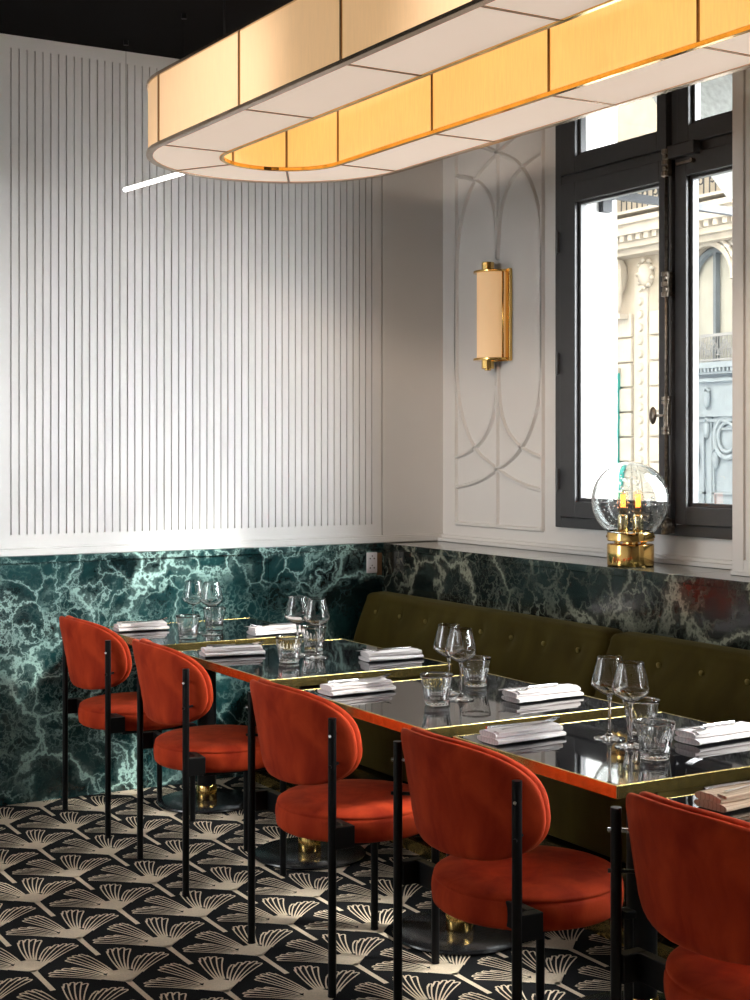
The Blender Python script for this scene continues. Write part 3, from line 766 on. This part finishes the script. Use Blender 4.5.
# ------------------------------------------------------------------ big lamp
def big_lamp():
    t = thing('pendant_lamp', 'long racetrack shaped fabric lamp hanging over the tables', 'lamp', (2.5, 3.3, 2.60))
    ZB, ZTP = 0.0, .258; Yc, Yn, C = 4.955 - 3.3, 1.705 - 3.3, 0.0
    def shear(x, y): return x + .022 * (Yc - y) + .010
    def path(r):
        """list of (x, y, nx, ny, key) along the ring, counter clockwise from the far left tangent"""
        P = []
        ys_ = [Yc - .65 * k for k in range(6)]
        for k in range(5):                      # left straight, going toward camera
            P += [(C - r, ys_[k] - .65 * q / 4, -1, 0) for q in range(4)]
        for q in range(24): a = PI + PI * q / 24; P.append((C + r * math.cos(a), Yn + r * math.sin(a), math.cos(a), math.sin(a)))
        for k in range(5): P += [(C + r, Yn + .65 * k + .65 * q / 4, 1, 0) for q in range(4)]
        for q in range(24): a = PI * q / 24; P.append((C + r * math.cos(a), Yc + r * math.sin(a), math.cos(a), math.sin(a)))
        return P
    NP = 20 + 24 + 20 + 24
    div = [0, 4, 8, 12, 16, 20, 28, 36, 44, 48, 52, 56, 60, 64, 72, 80, 88]
    RO, RI = .508, .230
    def sweep(bm, r, prof, i0=0, i1=None, closed=True):
        P = path(1.0)
        rings = []
        idx = list(range(i0, (i1 if i1 is not None else NP) + (0 if closed else 1)))
        for i in idx:
            i %= NP; ring = []
            for (dn, z) in prof:
                q = path_r(i, r + dn); ring.append(bm.verts.new((shear(q[0], q[1]), q[1], z)))
            rings.append(ring)
        pairs = list(zip(rings, rings[1:])) + ([(rings[-1], rings[0])] if closed else [])
        for A, C_ in pairs:
            for k in range(len(prof)):
                j = (k + 1) % len(prof); bm.faces.new((A[k], A[j], C_[j], C_[k]))
        if not closed: bm.faces.new(rings[0]); bm.faces.new(rings[-1][::-1])
    cache = {}
    def path_r(i, r):
        key = round(r, 5)
        if key not in cache: cache[key] = path(r)
        return cache[key][i]
    def rect(a, b, c, d): return [(a, c), (b, c), (b, d), (a, d)]
    bm = B()
    sweep(bm, RO, rect(-.020, .004, -.003, .010)); sweep(bm, RO, rect(-.012, .004, ZTP - .008, ZTP + .004))
    tag(obj('outer_frame', bm, 'bronze', t, bevel=.001), None)
    bm = B()
    sweep(bm, RI, rect(-.004, .012, -.003, .011)); sweep(bm, RI, rect(-.004, .012, ZTP - .008, ZTP + .004))
    obj('inner_frame', bm, 'brass', t, bevel=.001)
    for a, b in zip(div, div[1:]):
        bm = B(); sweep(bm, RO, rect(-.007, -.003, .011, ZTP - .008), a, b, False); obj('outer_shade_panel', bm, 'shadeO', t, smooth=True, autosmooth=True)
        bm = B(); sweep(bm, RI, rect(.003, .007, .011, ZTP - .008), a, b, False); obj('inner_shade_panel', bm, 'shadeI', t, smooth=True, autosmooth=True)
        bm = B()
        rings = []
        for i in range(a, b + 1):
            i %= NP; qa, qb = path_r(i, RO - .012), path_r(i, RI + .012)
            rings.append([bm.verts.new((shear(*p[:2]), p[1], z)) for p, z in ((qa, .002), (qb, .002), (qb, .006), (qa, .006))])
        for A, C_ in zip(rings, rings[1:]):
            for k in range(4): j = (k + 1) % 4; bm.faces.new((A[k], A[j], C_[j], C_[k]))
        bm.faces.new(rings[0]); bm.faces.new(rings[-1][::-1])
        obj('diffuser_panel', bm, 'shadeB', t)
        # mullions: outer, inner, underside rib, top cross bar
        i = a % NP; bm = B()
        q0 = path_r(i, RO + .002); q1 = path_r(i, RI - .002); n_ = path(1.0)[i]
        tx, ty = -n_[3], n_[2]
        def prism(r0, r1, z0, z1, hw):
            p0, p1 = path_r(i, r0), path_r(i, r1); vs = []
            for z in (z0, z1):
                for p in (p0, p1):
                    for s_ in (-1, 1):
                        yy = p[1] + ty * hw * s_; vs.append(bm.verts.new((shear(p[0] + tx * hw * s_, p[1]), yy, z)))
            for f in ((0, 1, 3, 2), (4, 6, 7, 5), (0, 4, 5, 1), (2, 3, 7, 6), (0, 2, 6, 4), (1, 5, 7, 3)): bm.faces.new([vs[k] for k in f])
        prism(RO - .010, RO + .0015, .010, ZTP - .007, .0045)
        prism(RI - .0015, RI + .010, .010, ZTP - .007, .0045)
        prism(RI + .010, RO - .010, -.001, .008, .0045)
        prism(RI + .010, RO - .010, ZTP - .006, ZTP + .002, .0045)
        obj('rib', bm, 'darkbronze' if False else 'bronze2', t)
    # suspension rods to the ceiling
    for (x, y) in ((-.37, 1.4), (.37, 1.4), (-.37, -1.3), (.37, -1.3)):
        bm = B(); xx = shear(x, y); cyl(bm, (xx, y, ZTP), (xx, y, H - 2.60), .004, seg=8); cyl(bm, (xx, y, H - 2.62), (xx, y, H - 2.60), .03, seg=20)
        obj('suspension_rod', bm, 'black', t)
M['bronze2'] = simple('brown bronze rib', (.30, .19, .10), .35, metal=.9)
big_lamp()
# slim lit tube hanging beyond it
t = thing('hanging_tube_light', 'slim bright white tube light hanging by the fluted wall behind the big lamp', 'light', (0, 0, 0))
p0, p1 = Vector((2.268, 6.0, 2.62)), Vector((2.335, 5.485, 2.62))
bm = B(); tube(bm, [p0, p1], .009, 12); obj('tube', bm, 'tube', t, smooth=True, autosmooth=True)
bm = B()
for u in (.03, .97):
    q = p0.lerp(p1, u); cyl(bm, q, (q.x, q.y, H), .0008, seg=6)
for u in (.03, .97):
    q = p0.lerp(p1, u); cyl(bm, (q.x, q.y, H - .02), (q.x, q.y, H), .012, seg=12)
obj('wire', bm, 'black', t)
bm = B()
for u in (.0, .985):
    q = p0.lerp(p1, u); q2 = p0.lerp(p1, u + .015); cyl(bm, q, q2, .0105, seg=12)
obj('end_cap', bm, 'socket', t)

# ------------------------------------------------------------------ wall sconce
t = thing('wall_sconce', 'brass wall lamp with a half round cream fabric shade', 'wall lamp', (XW, 5.67, 2.13))
bm = B(); box(bm, -.018, -.0005, -.115, .105, -.215, .215); tag(obj('back_plate', bm, 'brass', t, bevel=.004), 'brushed brass back plate')
bm = B(); zs = .205
n_ = 28; pts = [(-.018 - .088 * math.sin(PI * k / n_) , .082 * math.cos(PI * k / n_)) for k in range(n_ + 1)]
for z0_, z1_ in ((-zs, zs),):
    ro = [[bm.verts.new((x, y, z)) for x, y in pts] for z in (z0_, z1_)]
    ri = [[bm.verts.new((x * .97 - .0005, y * .97, z)) for x, y in pts] for z in (z0_, z1_)]
    for k in range(n_):
        bm.faces.new((ro[0][k], ro[0][k + 1], ro[1][k + 1], ro[1][k])); bm.faces.new((ri[0][k], ri[1][k], ri[1][k + 1], ri[0][k + 1]))
        bm.faces.new((ro[0][k], ri[0][k], ri[0][k + 1], ro[0][k + 1])); bm.faces.new((ro[1][k], ro[1][k + 1], ri[1][k + 1], ri[1][k]))
obj('lamp_shade', bm, 'sconce', t, smooth=True, autosmooth=True)
for s_ in (-1, 1):
    bm = B(); n_ = 28
    pa = [(-.018 - .102 * math.sin(PI * k / n_) ** .8, .098 * math.cos(PI * k / n_)) for k in range(n_ + 1)]
    lo = [bm.verts.new((x, y, s_ * .205 - .005)) for x, y in pa]; hi = [bm.verts.new((x, y, s_ * .205 + .005)) for x, y in pa]
    bm.faces.new(lo); bm.faces.new(hi[::-1])
    for k in range(n_ + 1): j = (k + 1) % (n_ + 1); bm.faces.new((lo[k], lo[j], hi[j], hi[k]))
    obj('end_rim', bm, 'brass', t, bevel=.002)
    bm = B(); cyl(bm, (-.060, 0, s_ * .208), (-.060, 0, s_ * .250), .030, seg=8); cyl(bm, (-.060, 0, s_ * .205), (-.060, 0, s_ * .258 if s_ < 0 else s_ * .252), .016, seg=8)
    obj('finial', bm, 'brass', t, bevel=.002)
for s_ in (-1, 1):
    bm = B(); cyl(bm, (-.035, s_ * .086, -.203), (-.035, s_ * .086, .203), .005, seg=10); obj('side_rod', bm, 'brass', t, smooth=True)

# ------------------------------------------------------------------ globe lamp
t = thing('globe_table_lamp', 'clear glass globe lamp with two bulbs on a brass cylinder base', 'lamp', (3.767, 4.446, 1.0482))
bm = B(); lathe(bm, [(0, 0), (.088, 0), (.0905, .002), (.0915, .005), (.0915, .080), (.090, .084), (.086, .086), (0, .086)], seg=64); tag(obj('base', bm, 'brass', t, smooth=True, autosmooth=True), 'polished brass drum base')
bm = B(); 
for k in range(6): a = PI / 3 * k; cyl(bm, (.06 * math.cos(a), .06 * math.sin(a), .085), (.06 * math.cos(a), .06 * math.sin(a), .098), .006, seg=10)
cyl(bm, (0, 0, .085), (0, 0, .098), .03, seg=24)
obj('spacer', bm, 'brass', t)
bm = B(); lathe(bm, [(0, .097), (.089, .097), (.0915, .099), (.0915, .127), (.090, .130), (.060, .130), (.056, .128), (0, .128)], seg=64); obj('collar', bm, 'brass', t, smooth=True, autosmooth=True)
for k in range(4):
    bm = B(); a = PI / 2 * k + .9; cyl(bm, (.090 * math.cos(a), .090 * math.sin(a), .114), (.0945 * math.cos(a), .0945 * math.sin(a), .114), .005, seg=12); obj('screw', bm, 'brass', t)
bm = B(); rg = .152; zc = .130 + .125
pr = []
for k in range(0, 49):
    a = -R(55.5) + (PI / 2 + R(55.5)) * k / 48; pr.append((rg * math.cos(a) if k < 48 else 0, zc + rg * math.sin(a)))
for k in range(47, -1, -1):
    a = -R(55.5) + (PI / 2 + R(55.5)) * k / 48; pr.append(((rg - .0035) * math.cos(a), zc + (rg - .0035) * math.sin(a)))
pr[48] = (0, zc + rg); pr.insert(49, (0, zc + rg - .0035)); pr.append(pr[0])
lathe(bm, pr, seg=72); bmesh.ops.remove_doubles(bm, verts=bm.verts[:], dist=1e-5); obj('glass_globe', bm, 'globe', t, smooth=True)
for sy in (-1, 1):
    d = Vector((.8625 * .028 * sy, -.506 * .028 * sy, 0)) * 1.05
    bm = B(); lathe(bm, [(0, .128), (.020, .128), (.021, .131), (.021, .190), (.019, .196), (.014, .199), (0, .199)], c=d, seg=28)
    so = obj('bulb_socket', bm, 'brasspale', t, smooth=True, autosmooth=True)
    bm = B(); lathe(bm, [(.012, .198), (.016, .207), (.0205, .220), (.0215, .232), (.0215, .272), (.019, .286), (.012, .294), (0, .297)], c=d, seg=28)
    bo = obj('bulb', bm, 'bulbglass', t, smooth=True)
    bm = B()
    for k in range(6):
        a = PI / 3 * k; x, y = d.x + .0085 * math.cos(a), d.y + .0085 * math.sin(a); cyl(bm, (x, y, .228), (x, y, .278), .0022, seg=6)
    obj('filament', bm, 'filament', bo)


# ------------------------------------------------------------------ wall socket
t = thing('wall_socket', 'white double socket plate on the marble in the corner', 'socket', (3.594, YB, .956))
bm = B(); box(bm, -.047, .010, -.010, -.0003, -.050, .050); obj('plate', bm, 'socket', t, bevel=.003)
bm = B()
for dz in (-.025, .020):
    for dx in (-.030, -.008): cyl(bm, (dx, -.0108, dz), (dx, -.009, dz), .0035, seg=10)
    cyl(bm, (-.019, -.0108, dz + .012), (-.019, -.009, dz + .012), .003, seg=10)
obj('socket_hole', bm, 'black', t)
bm = B(); box(bm, .0105, .038, -.007, -.0003, -.062, .046); tag(obj('tape_strip', bm, 'tape', t, bevel=.003), 'brown tape beside the socket plate')  # strip of brown tape next to the white plate

# ------------------------------------------------------------------ outside
XF = 14.0
bm = B(); box(bm, XO, XF + 4, -14, 40, -.35, -.15); struct('ground', bm, 'asphalt', 'street paving outside the window', 'street')
bm = B(); box(bm, -30, XL - .25, -30, 40, -.35, -.15); struct('pavement', bm, 'asphalt', 'paving outside the added side window', 'street')
bm = B(); box(bm, XO, XO + .02, -3, 3.66, -.1, 1.1); box(bm, XO, XO + .02, 5.202, 6.6, -.15, 3.3)
struct('trim_8', bm, 'render', 'white outside face of the wall beside the window', 'exterior render')
bm = B(); box(bm, XL - .25, XO, YF - 8, 24, H + .14, 15)  # unseen storeys added to keep sky light off the facade opposite
struct('wall_sky_blocker', bm, 'stone', 'unseen upper storeys added above the ceiling to shade the facade opposite', 'building')
# white reveal lining left of window
bm = B(); box(bm, 4.09, XO + .018, 5.202 - .012, 5.202, ZW0, ZW1)
struct('trim_9', bm, 'render', 'white window reveal seen through the left pane', 'window reveal')
# awning with its folding arm
t = thing('awning', 'mottled grey canvas awning with a dark metal arm outside the window', 'awning', (XO, 3.0, 2.6))
bm = B(); o3 = Vector((XO, 3.0, 2.6)); a, b = Vector((4.255, 5.155, 2.648)) - o3, Vector((5.35, 5.06, 2.60)) - o3
box(bm, -.085, -.035, 5.160 - 3, 5.19 - 3, -.03, .10); box(bm, -.075, -.045, 5.13 - 3, 5.17 - 3, .02, .08)
cyl(bm, a, b, .024, seg=4)
tag(obj('arm', bm, 'greymetal', t), 'dark grey metal arm')
bm = B()
P = [(.0005, 2.0, .515), (.0005, 1.4, .515), (.52, 1.4, .05), (.52, 2.0, .05)]
lo = [bm.verts.new(p) for p in P]; hi = [bm.verts.new((p[0], p[1], p[2] + .02)) for p in P]
bm.faces.new(lo); bm.faces.new(hi[::-1])
for k in range(4): j = (k + 1) % 4; bm.faces.new((lo[k], lo[j], hi[j], hi[k]))
obj('canvas', bm, 'awning', t)

# facade across the street
t = thing('stone_building', 'ornate cream stone building across the street beyond the window', 'building', (XF, 15.5, -.15))
oy, oz = 15.5, -.15
def fb(bm, x0, x1, y0, y1, z0, z1): box(bm, x0, x1, y0 - oy, y1 - oy, z0 - oz, z1 - oz)
bm = B(); ac, ar, az = 14.86, .50, 3.77
fb(bm, 0, 2, 10, ac - .5, -.15, 9); fb(bm, 0, 2, ac + .5, 34, -.15, 9); fb(bm, 0, 2, ac - .5, ac + .5, 4.6, 9)
fb(bm, .25, 2, ac - .5, ac + .5, -.15, 4.6)
# spandrels of the arch
na = 24
for k in range(na):
    a0, a1 = PI * k / na, PI * (k + 1) / na
    q = [(ac + ar * math.cos(a0), az + ar * math.sin(a0)), (ac + ar * math.cos(a1), az + ar * math.sin(a1))]
    vs = []
    for x in (0, .25):
        for (y, z) in (q[0], q[1], (q[1][0], 4.6), (q[0][0], 4.6)): vs.append(bm.verts.new((x, y - oy, z - oz)))
    for f in ((0, 1, 2, 3), (7, 6, 5, 4), (0, 4, 5, 1), (3, 2, 6, 7), (0, 3, 7, 4), (1, 5, 6, 2)): bm.faces.new([vs[i] for i in f])
obj('facade', bm, 'stone', t)
# rusticated piers with joints
for (ya, yb_) in ((15.55, 16.05), (16.45, 17.6), (13.4, 14.2)):
    bm = B()
    for k in range(10): fb(bm, -.06, 0, ya, yb_, -.1 + .36 * k, -.1 + .36 * k + .335)
    obj('pier', bm, 'stoneW', t, bevel=.012)
bm = B()
for k in range(18): cyl(bm, (-.07, 16.26 - oy, .6 + .19 * k - oz), (0, 16.26 - oy, .6 + .19 * k - oz), .055, .075, seg=10)
fb(bm, -.03, 0, 16.12, 16.40, .2, 4.0)
obj('rosette_band', bm, 'stoneW', t)
bm = B(); fb(bm, -.42, 0, 12, 19, 4.36, 4.44); fb(bm, -.55, 0, 12, 19, 4.52, 4.66); fb(bm, -.30, 0, 12, 19, 4.28, 4.36); fb(bm, -.62, 0, 12, 19, 4.66, 4.74); fb(bm, -.62, 0, 12, 19, 4.80, 4.84)
for k in range(40): fb(bm, -.50, -.3, 12 + .17 * k, 12.09 + .17 * k, 4.44, 4.52)
obj('cornice', bm, 'stoneW', t)
bm = B()
for k in range(60):                                            # scrolled balcony ironwork
    y = 12.6 + .11 * k
    tube(bm, [(-.6, y - oy, 4.84 - oz), (-.6, y - oy, 5.5 - oz)], .010, 5)
    c_ = [(-.6, y + .055 + .045 * math.cos(a) - oy, 5.02 + .11 * (k % 2) + .045 * math.sin(a) - oz) for a in [2 * PI * q / 8 for q in range(8)]]
    tube(bm, c_, .011, 5)
    tube(bm, [(-.6, y - oy, 5.1 - oz), (-.6, y + .05 - oy, 5.25 - oz), (-.6, y + .11 - oy, 5.3 - oz), (-.6, y + .08 - oy, 5.4 - oz)], .011, 5)
fb(bm, -.63, -.57, 12.5, 19.3, 5.5, 5.55)
obj('balcony_railing', bm, 'greymetal', t)
# mascaron console
bm = B()
lathe(bm, [(0, .30), (.10, .27), (.16, .16), (.17, .02), (.14, -.14), (.07, -.26), (0, -.30)], c=(-.12, 16.70 - oy, 4.0 - oz), seg=20)
for s_ in (-1, 1):
    tube(bm, [(-.20, 16.70 + s_ * .10 - oy, 4.22 - oz), (-.26, 16.70 + s_ * .20 - oy, 4.10 - oz), (-.22, 16.70 + s_ * .19 - oy, 3.85 - oz), (-.16, 16.70 + s_ * .12 - oy, 3.66 - oz), (-.12, 16.70 + s_ * .05 - oy, 3.50 - oz)], [.05, .06, .05, .04, .02], 8)
    for k in range(3): lathe(bm, [(0, .05), (.05, 0), (0, -.05)], c=(-.27, 16.70 + s_ * .07 - oy, 4.05 + .07 * k - oz), seg=8)
lathe(bm, [(0, .05), (.06, .02), (.05, -.06), (0, -.09)], c=(-.29, 16.70 - oy, 3.95 - oz), seg=10)
fb(bm, -.22, 0, 16.50, 16.90, 3.40, 3.47)
obj('carved_console', bm, 'stoneW', t, smooth=True, autosmooth=True)
# cartouche between
bm = B()
lathe(bm, [(0, .16), (.10, .12), (.13, 0), (.10, -.14), (0, -.2)], c=(-.05, 16.12 - oy, 4.02 - oz), seg=14)
for k in range(9):
    a = 2 * PI * k / 9; lathe(bm, [(0, .04), (.045, 0), (0, -.04)], c=(-.08, 16.12 + .17 * math.cos(a) - oy, 4.02 + .2 * math.sin(a) - oz), seg=8)
obj('cartouche', bm, 'stoneW', t, smooth=True)
# archivolt
bm = B()
for rr_, w, d in ((ar + .03, .05, -.10), (ar + .13, .03, -.14), (ar + .26, .05, -.12)):
    tube(bm, [(d, ac + rr_ * math.cos(PI * k / 28) - oy, az + rr_ * math.sin(PI * k / 28) - oz) for k in range(29)], w, 8)
for k in range(1, 20):
    a = PI * k / 20; lathe(bm, [(0, .05), (.06, 0), (0, -.05)], c=(-.08, ac + (ar + .195) * math.cos(a) - oy, az + (ar + .195) * math.sin(a) - oz), seg=8)
for s_ in (-1, 1):
    tube(bm, [(-.06, ac + s_ * (ar + .04) - oy, 2.7 - oz), (-.06, ac + s_ * (ar + .04) - oy, az - oz)], .05, 8)
obj('archivolt', bm, 'stoneW', t)
# arched window: blue grey frame, curtain, mullion
w = None
bm = B(); fb(bm, .16, .20, ac - .49, ac + .49, 2.6, 4.45); obj('curtained_glass', bm, 'curtain', t)
bm = B()
tube(bm, [(.10, ac + (ar - .05) * math.cos(PI * k / 24) - oy, az + (ar - .05) * math.sin(PI * k / 24) - oz) for k in range(25)], .055, 6)
fb(bm, .06, .14, ac - .025, ac + .025, 2.6, az + .42); fb(bm, .06, .14, ac - ar, ac - ar + .07, 2.6, az); fb(bm, .06, .14, ac + ar - .07, ac + ar, 2.6, az)
obj('arched_frame', bm, 'bluegrey', t)
# guard rail
bm = B(); z0_, z1_ = 2.70, 3.05
fb(bm, -.05, -.02, ac - .6, ac + .6, z1_ - .02, z1_ + .02); fb(bm, -.05, -.02, ac - .6, ac + .6, z0_, z0_ + .03)
for k in range(26):
    y = ac - .58 + .0464 * k; zc_ = z0_ + .175 + .07 * math.sin(k * 1.3)
    tube(bm, [(-.035, y - oy, z0_ - oz), (-.035, y - oy, z1_ - oz)], .0065, 5)
    tube(bm, [(-.04, y + .033 * math.cos(2 * PI * q / 8) - oy, zc_ + .045 * math.sin(2 * PI * q / 8) - oz) for q in range(8)], .007, 5)
obj('guard_rail', bm, 'greymetal2', t)
# door surround below, blue grey
bm = B()
fb(bm, .02, .10, ac - .75, ac + .75, -.15, 2.6)
fb(bm, -.18, .10, ac - .8, ac + .8, 2.60, 2.68); fb(bm, -.12, .10, ac - .8, ac + .8, 2.52, 2.60); fb(bm, -.06, .05, ac - .75, ac + .75, 2.42, 2.47)
fb(bm, -.08, .05, ac - .78, ac + .78, 1.95, 2.03); fb(bm, -.04, .05, ac - .78, ac + .78, 1.88, 1.92)
for k in range(22): fb(bm, -.16, -.1, ac - .78 + .072 * k, ac - .745 + .072 * k, 2.55, 2.60)
obj('door_entablature', bm, 'bluegreyL', t)
bm = B()
fb(bm, -.01, .05, ac - .02, ac + .05, -.15, 1.95)
for (ya, yb_) in ((ac + .12, ac + .42), (ac - .45, ac - .05)):
    for q in ((ya, ya + .03, 0, 1.8), (yb_ - .03, yb_, 0, 1.8), (ya, yb_, 1.77, 1.8), (ya, yb_, .9, .93), (ya, yb_, 0, .03)): fb(bm, -.02, .03, *q)
for (y, z) in ((ac + .27, 1.38), (ac - .12, 1.38), (ac + .05, 2.2), (ac + .05, 1.78)):
    lathe(bm, [(0, .12), (.045, .08), (.055, 0), (.035, -.10), (0, -.15)], c=(-.03, y - oy, z - oz), seg=10)
    tube(bm, [(-.03, y - .05 - oy, z + .1 - oz), (-.05, y - oy, z + .15 - oz), (-.03, y + .05 - oy, z + .1 - oz)], .02, 6)
for (y, z) in ((ac - .33, 1.67),):
    for rr_, w_ in ((.24, .035), (.17, .025)):
        tube(bm, [(-.02, y + rr_ * math.cos(2 * PI * k / 28) - oy, z + rr_ * 1.15 * math.sin(2 * PI * k / 28) - oz) for k in range(29)], w_, 8)
obj('carved_door', bm, 'bluegreyL', t, smooth=True, autosmooth=True)
bm = B(); px, py = -.12, 16.78 - oy
cyl(bm, (px, py, 0), (px, py, 2.75), .10, seg=14); cyl(bm, (px, py, 2.53), (px, py, 2.77), .115, seg=14); cyl(bm, (px, py, 2.10), (px, py, 2.15), .112, seg=14)
pp = tag(obj('downpipe', bm, 'teal', t, smooth=True, autosmooth=True), 'teal painted pipe')
bm = B(); cyl(bm, (px, py, 2.77), (px, py, 2.85), .12, seg=14); obj('pipe_cap', bm, 'stoneW', pp)
# ------------------------------------------------------------------ daylight, camera, colour management
SKY0, SKY1, SKY2 = .95, 46.0, 9.5
wd = bpy.data.worlds.new('sky'); S.world = wd; wd.use_nodes = True
bg = wd.node_tree.nodes['Background']; bg.inputs[0].default_value = (.97, .97, 1.0, 1); 
nt = wd.node_tree; tc = nt.nodes.new('ShaderNodeTexCoord'); sx = nt.nodes.new('ShaderNodeSeparateXYZ'); nt.links.new(tc.outputs['Generated'], sx.inputs[0])
sky_dir = Vector((.80, -.56, .32)).normalized()
dp = nt.nodes.new('ShaderNodeVectorMath'); dp.operation = 'DOT_PRODUCT'; nt.links.new(tc.outputs['Generated'], dp.inputs[0]); dp.inputs[1].default_value = sky_dir
mr = nt.nodes.new('ShaderNodeMapRange'); mr.interpolation_type = 'SMOOTHSTEP'
mr.inputs['From Min'].default_value = .70; mr.inputs['From Max'].default_value = .98; mr.inputs['To Min'].default_value = SKY0; mr.inputs['To Max'].default_value = SKY1
nt.links.new(dp.outputs['Value'], mr.inputs['Value'])
d2 = nt.nodes.new('ShaderNodeVectorMath'); d2.operation = 'DOT_PRODUCT'; nt.links.new(tc.outputs['Generated'], d2.inputs[0]); d2.inputs[1].default_value = (-.97, .0, .24)
m2 = nt.nodes.new('ShaderNodeMapRange'); m2.interpolation_type = 'SMOOTHSTEP'
m2.inputs['From Min'].default_value = .80; m2.inputs['From Max'].default_value = .95; m2.inputs['To Min'].default_value = 0; m2.inputs['To Max'].default_value = SKY2
nt.links.new(d2.outputs['Value'], m2.inputs['Value'])
sm = nt.nodes.new('ShaderNodeMath'); sm.operation = 'ADD'; nt.links.new(mr.outputs[0], sm.inputs[0]); nt.links.new(m2.outputs[0], sm.inputs[1]); nt.links.new(sm.outputs[0], bg.inputs[1])
sl = bpy.data.lights.new('low_hazy_sun', 'SUN'); sl.energy = 7.5; sl.angle = R(6); sl.color = (1, .96, .90)
so = bpy.data.objects.new('low_hazy_sun', sl); COL.objects.link(so)
sv = Vector((.72, -.69, .66)); so.rotation_euler = sv.to_track_quat('Z', 'Y').to_euler()
def portal(loc, rot, sx, sy):
    l = bpy.data.lights.new('daylight_portal', 'AREA'); l.shape = 'RECTANGLE'; l.size = sx; l.size_y = sy; l.cycles.is_portal = True
    o = bpy.data.objects.new('daylight_portal', l); COL.objects.link(o); o.location = loc; o.rotation_euler = rot
for a, b in (W1, W2, W3): portal((XO - .02, (a + b) / 2, (ZW0 + ZW1) / 2), (0, R(90), 0), ZW1 - ZW0, b - a)
for a, b in LW: portal((XL - .22, (a + b) / 2, 2.05), (0, R(-90), 0), 2.1, b - a)
for a, b in FW: portal(((a + b) / 2, YF - .25, 1.9), (R(90), 0, 0), b - a, 2.0)
# warm bulbs inside the big lamp and the globe
def pt(loc, e, col, r=.03):
    l = bpy.data.lights.new('bulb_light', 'POINT'); l.energy = e; l.color = col; l.shadow_soft_size = r
    o = bpy.data.objects.new('bulb_light', l); COL.objects.link(o); o.location = loc

def spot(loc, tgt, e, deg, lab):  # spotlights added out of view to lift the window wall and pilaster
    loc, tgt = Vector(loc), Vector(tgt); d = (tgt - loc).normalized()
    t = thing('added_spotlight', lab, 'spotlight', loc, group='unseen spotlights added for brightness')
    bm = B(); cyl(bm, -d * .09, d * .012, .036, .040, seg=24, cap=False); cyl(bm, -d * .09, -d * .085, .036, seg=24); obj('housing', bm, 'black', t)
    bm = B(); cyl(bm, (0, 0, .03), (0, 0, H - loc.z), .010, seg=10); cyl(bm, (0, 0, H - loc.z - .02), (0, 0, H - loc.z), .045, seg=20); obj('mount', bm, 'black', t)
    l = bpy.data.lights.new('added_spot_lamp', 'SPOT'); l.energy = e; l.spot_size = R(deg); l.spot_blend = .8; l.color = (1, .80, .62); l.shadow_soft_size = .14
    o = bpy.data.objects.new('added_spot_lamp', l); COL.objects.link(o); o.location = loc + d * .02; o.rotation_euler = (-d).to_track_quat('Z', 'Y').to_euler()
spot((.55, 3.6, 3.08), (4, 5.75, 1.95), 190, 36, 'added unseen spotlight brightening the wall around the wall lamp')
spot((.55, 2.4, 3.08), (3.8, 3.45, 2.0), 230, 34, 'added unseen spotlight brightening the pilaster')

cam = bpy.data.cameras.new('camera'); co = bpy.data.objects.new('camera', cam); COL.objects.link(co)
co.location = (0, 0, 1.5); co.rotation_euler = (R(90), 0, R(-30.4))
cam.sensor_fit = 'HORIZONTAL'; cam.sensor_width = 36; cam.lens = 1468 / 750 * 36; cam.shift_y = -50 / 750; cam.clip_start = .02; cam.clip_end = 200
S.camera = co
S.view_settings.view_transform = 'Standard'; S.view_settings.look = 'None'; S.view_settings.exposure = .12; S.view_settings.gamma = 1
S.view_settings.use_curve_mapping = False
S.cycles.max_bounces = 14; S.cycles.transmission_bounces = 12; S.cycles.transparent_max_bounces = 16; S.cycles.diffuse_bounces = 5
S.cycles.glossy_bounces = 5; S.cycles.sample_clamp_indirect = 6.0
S.cycles.caustics_reflective = False; S.cycles.caustics_refractive = True
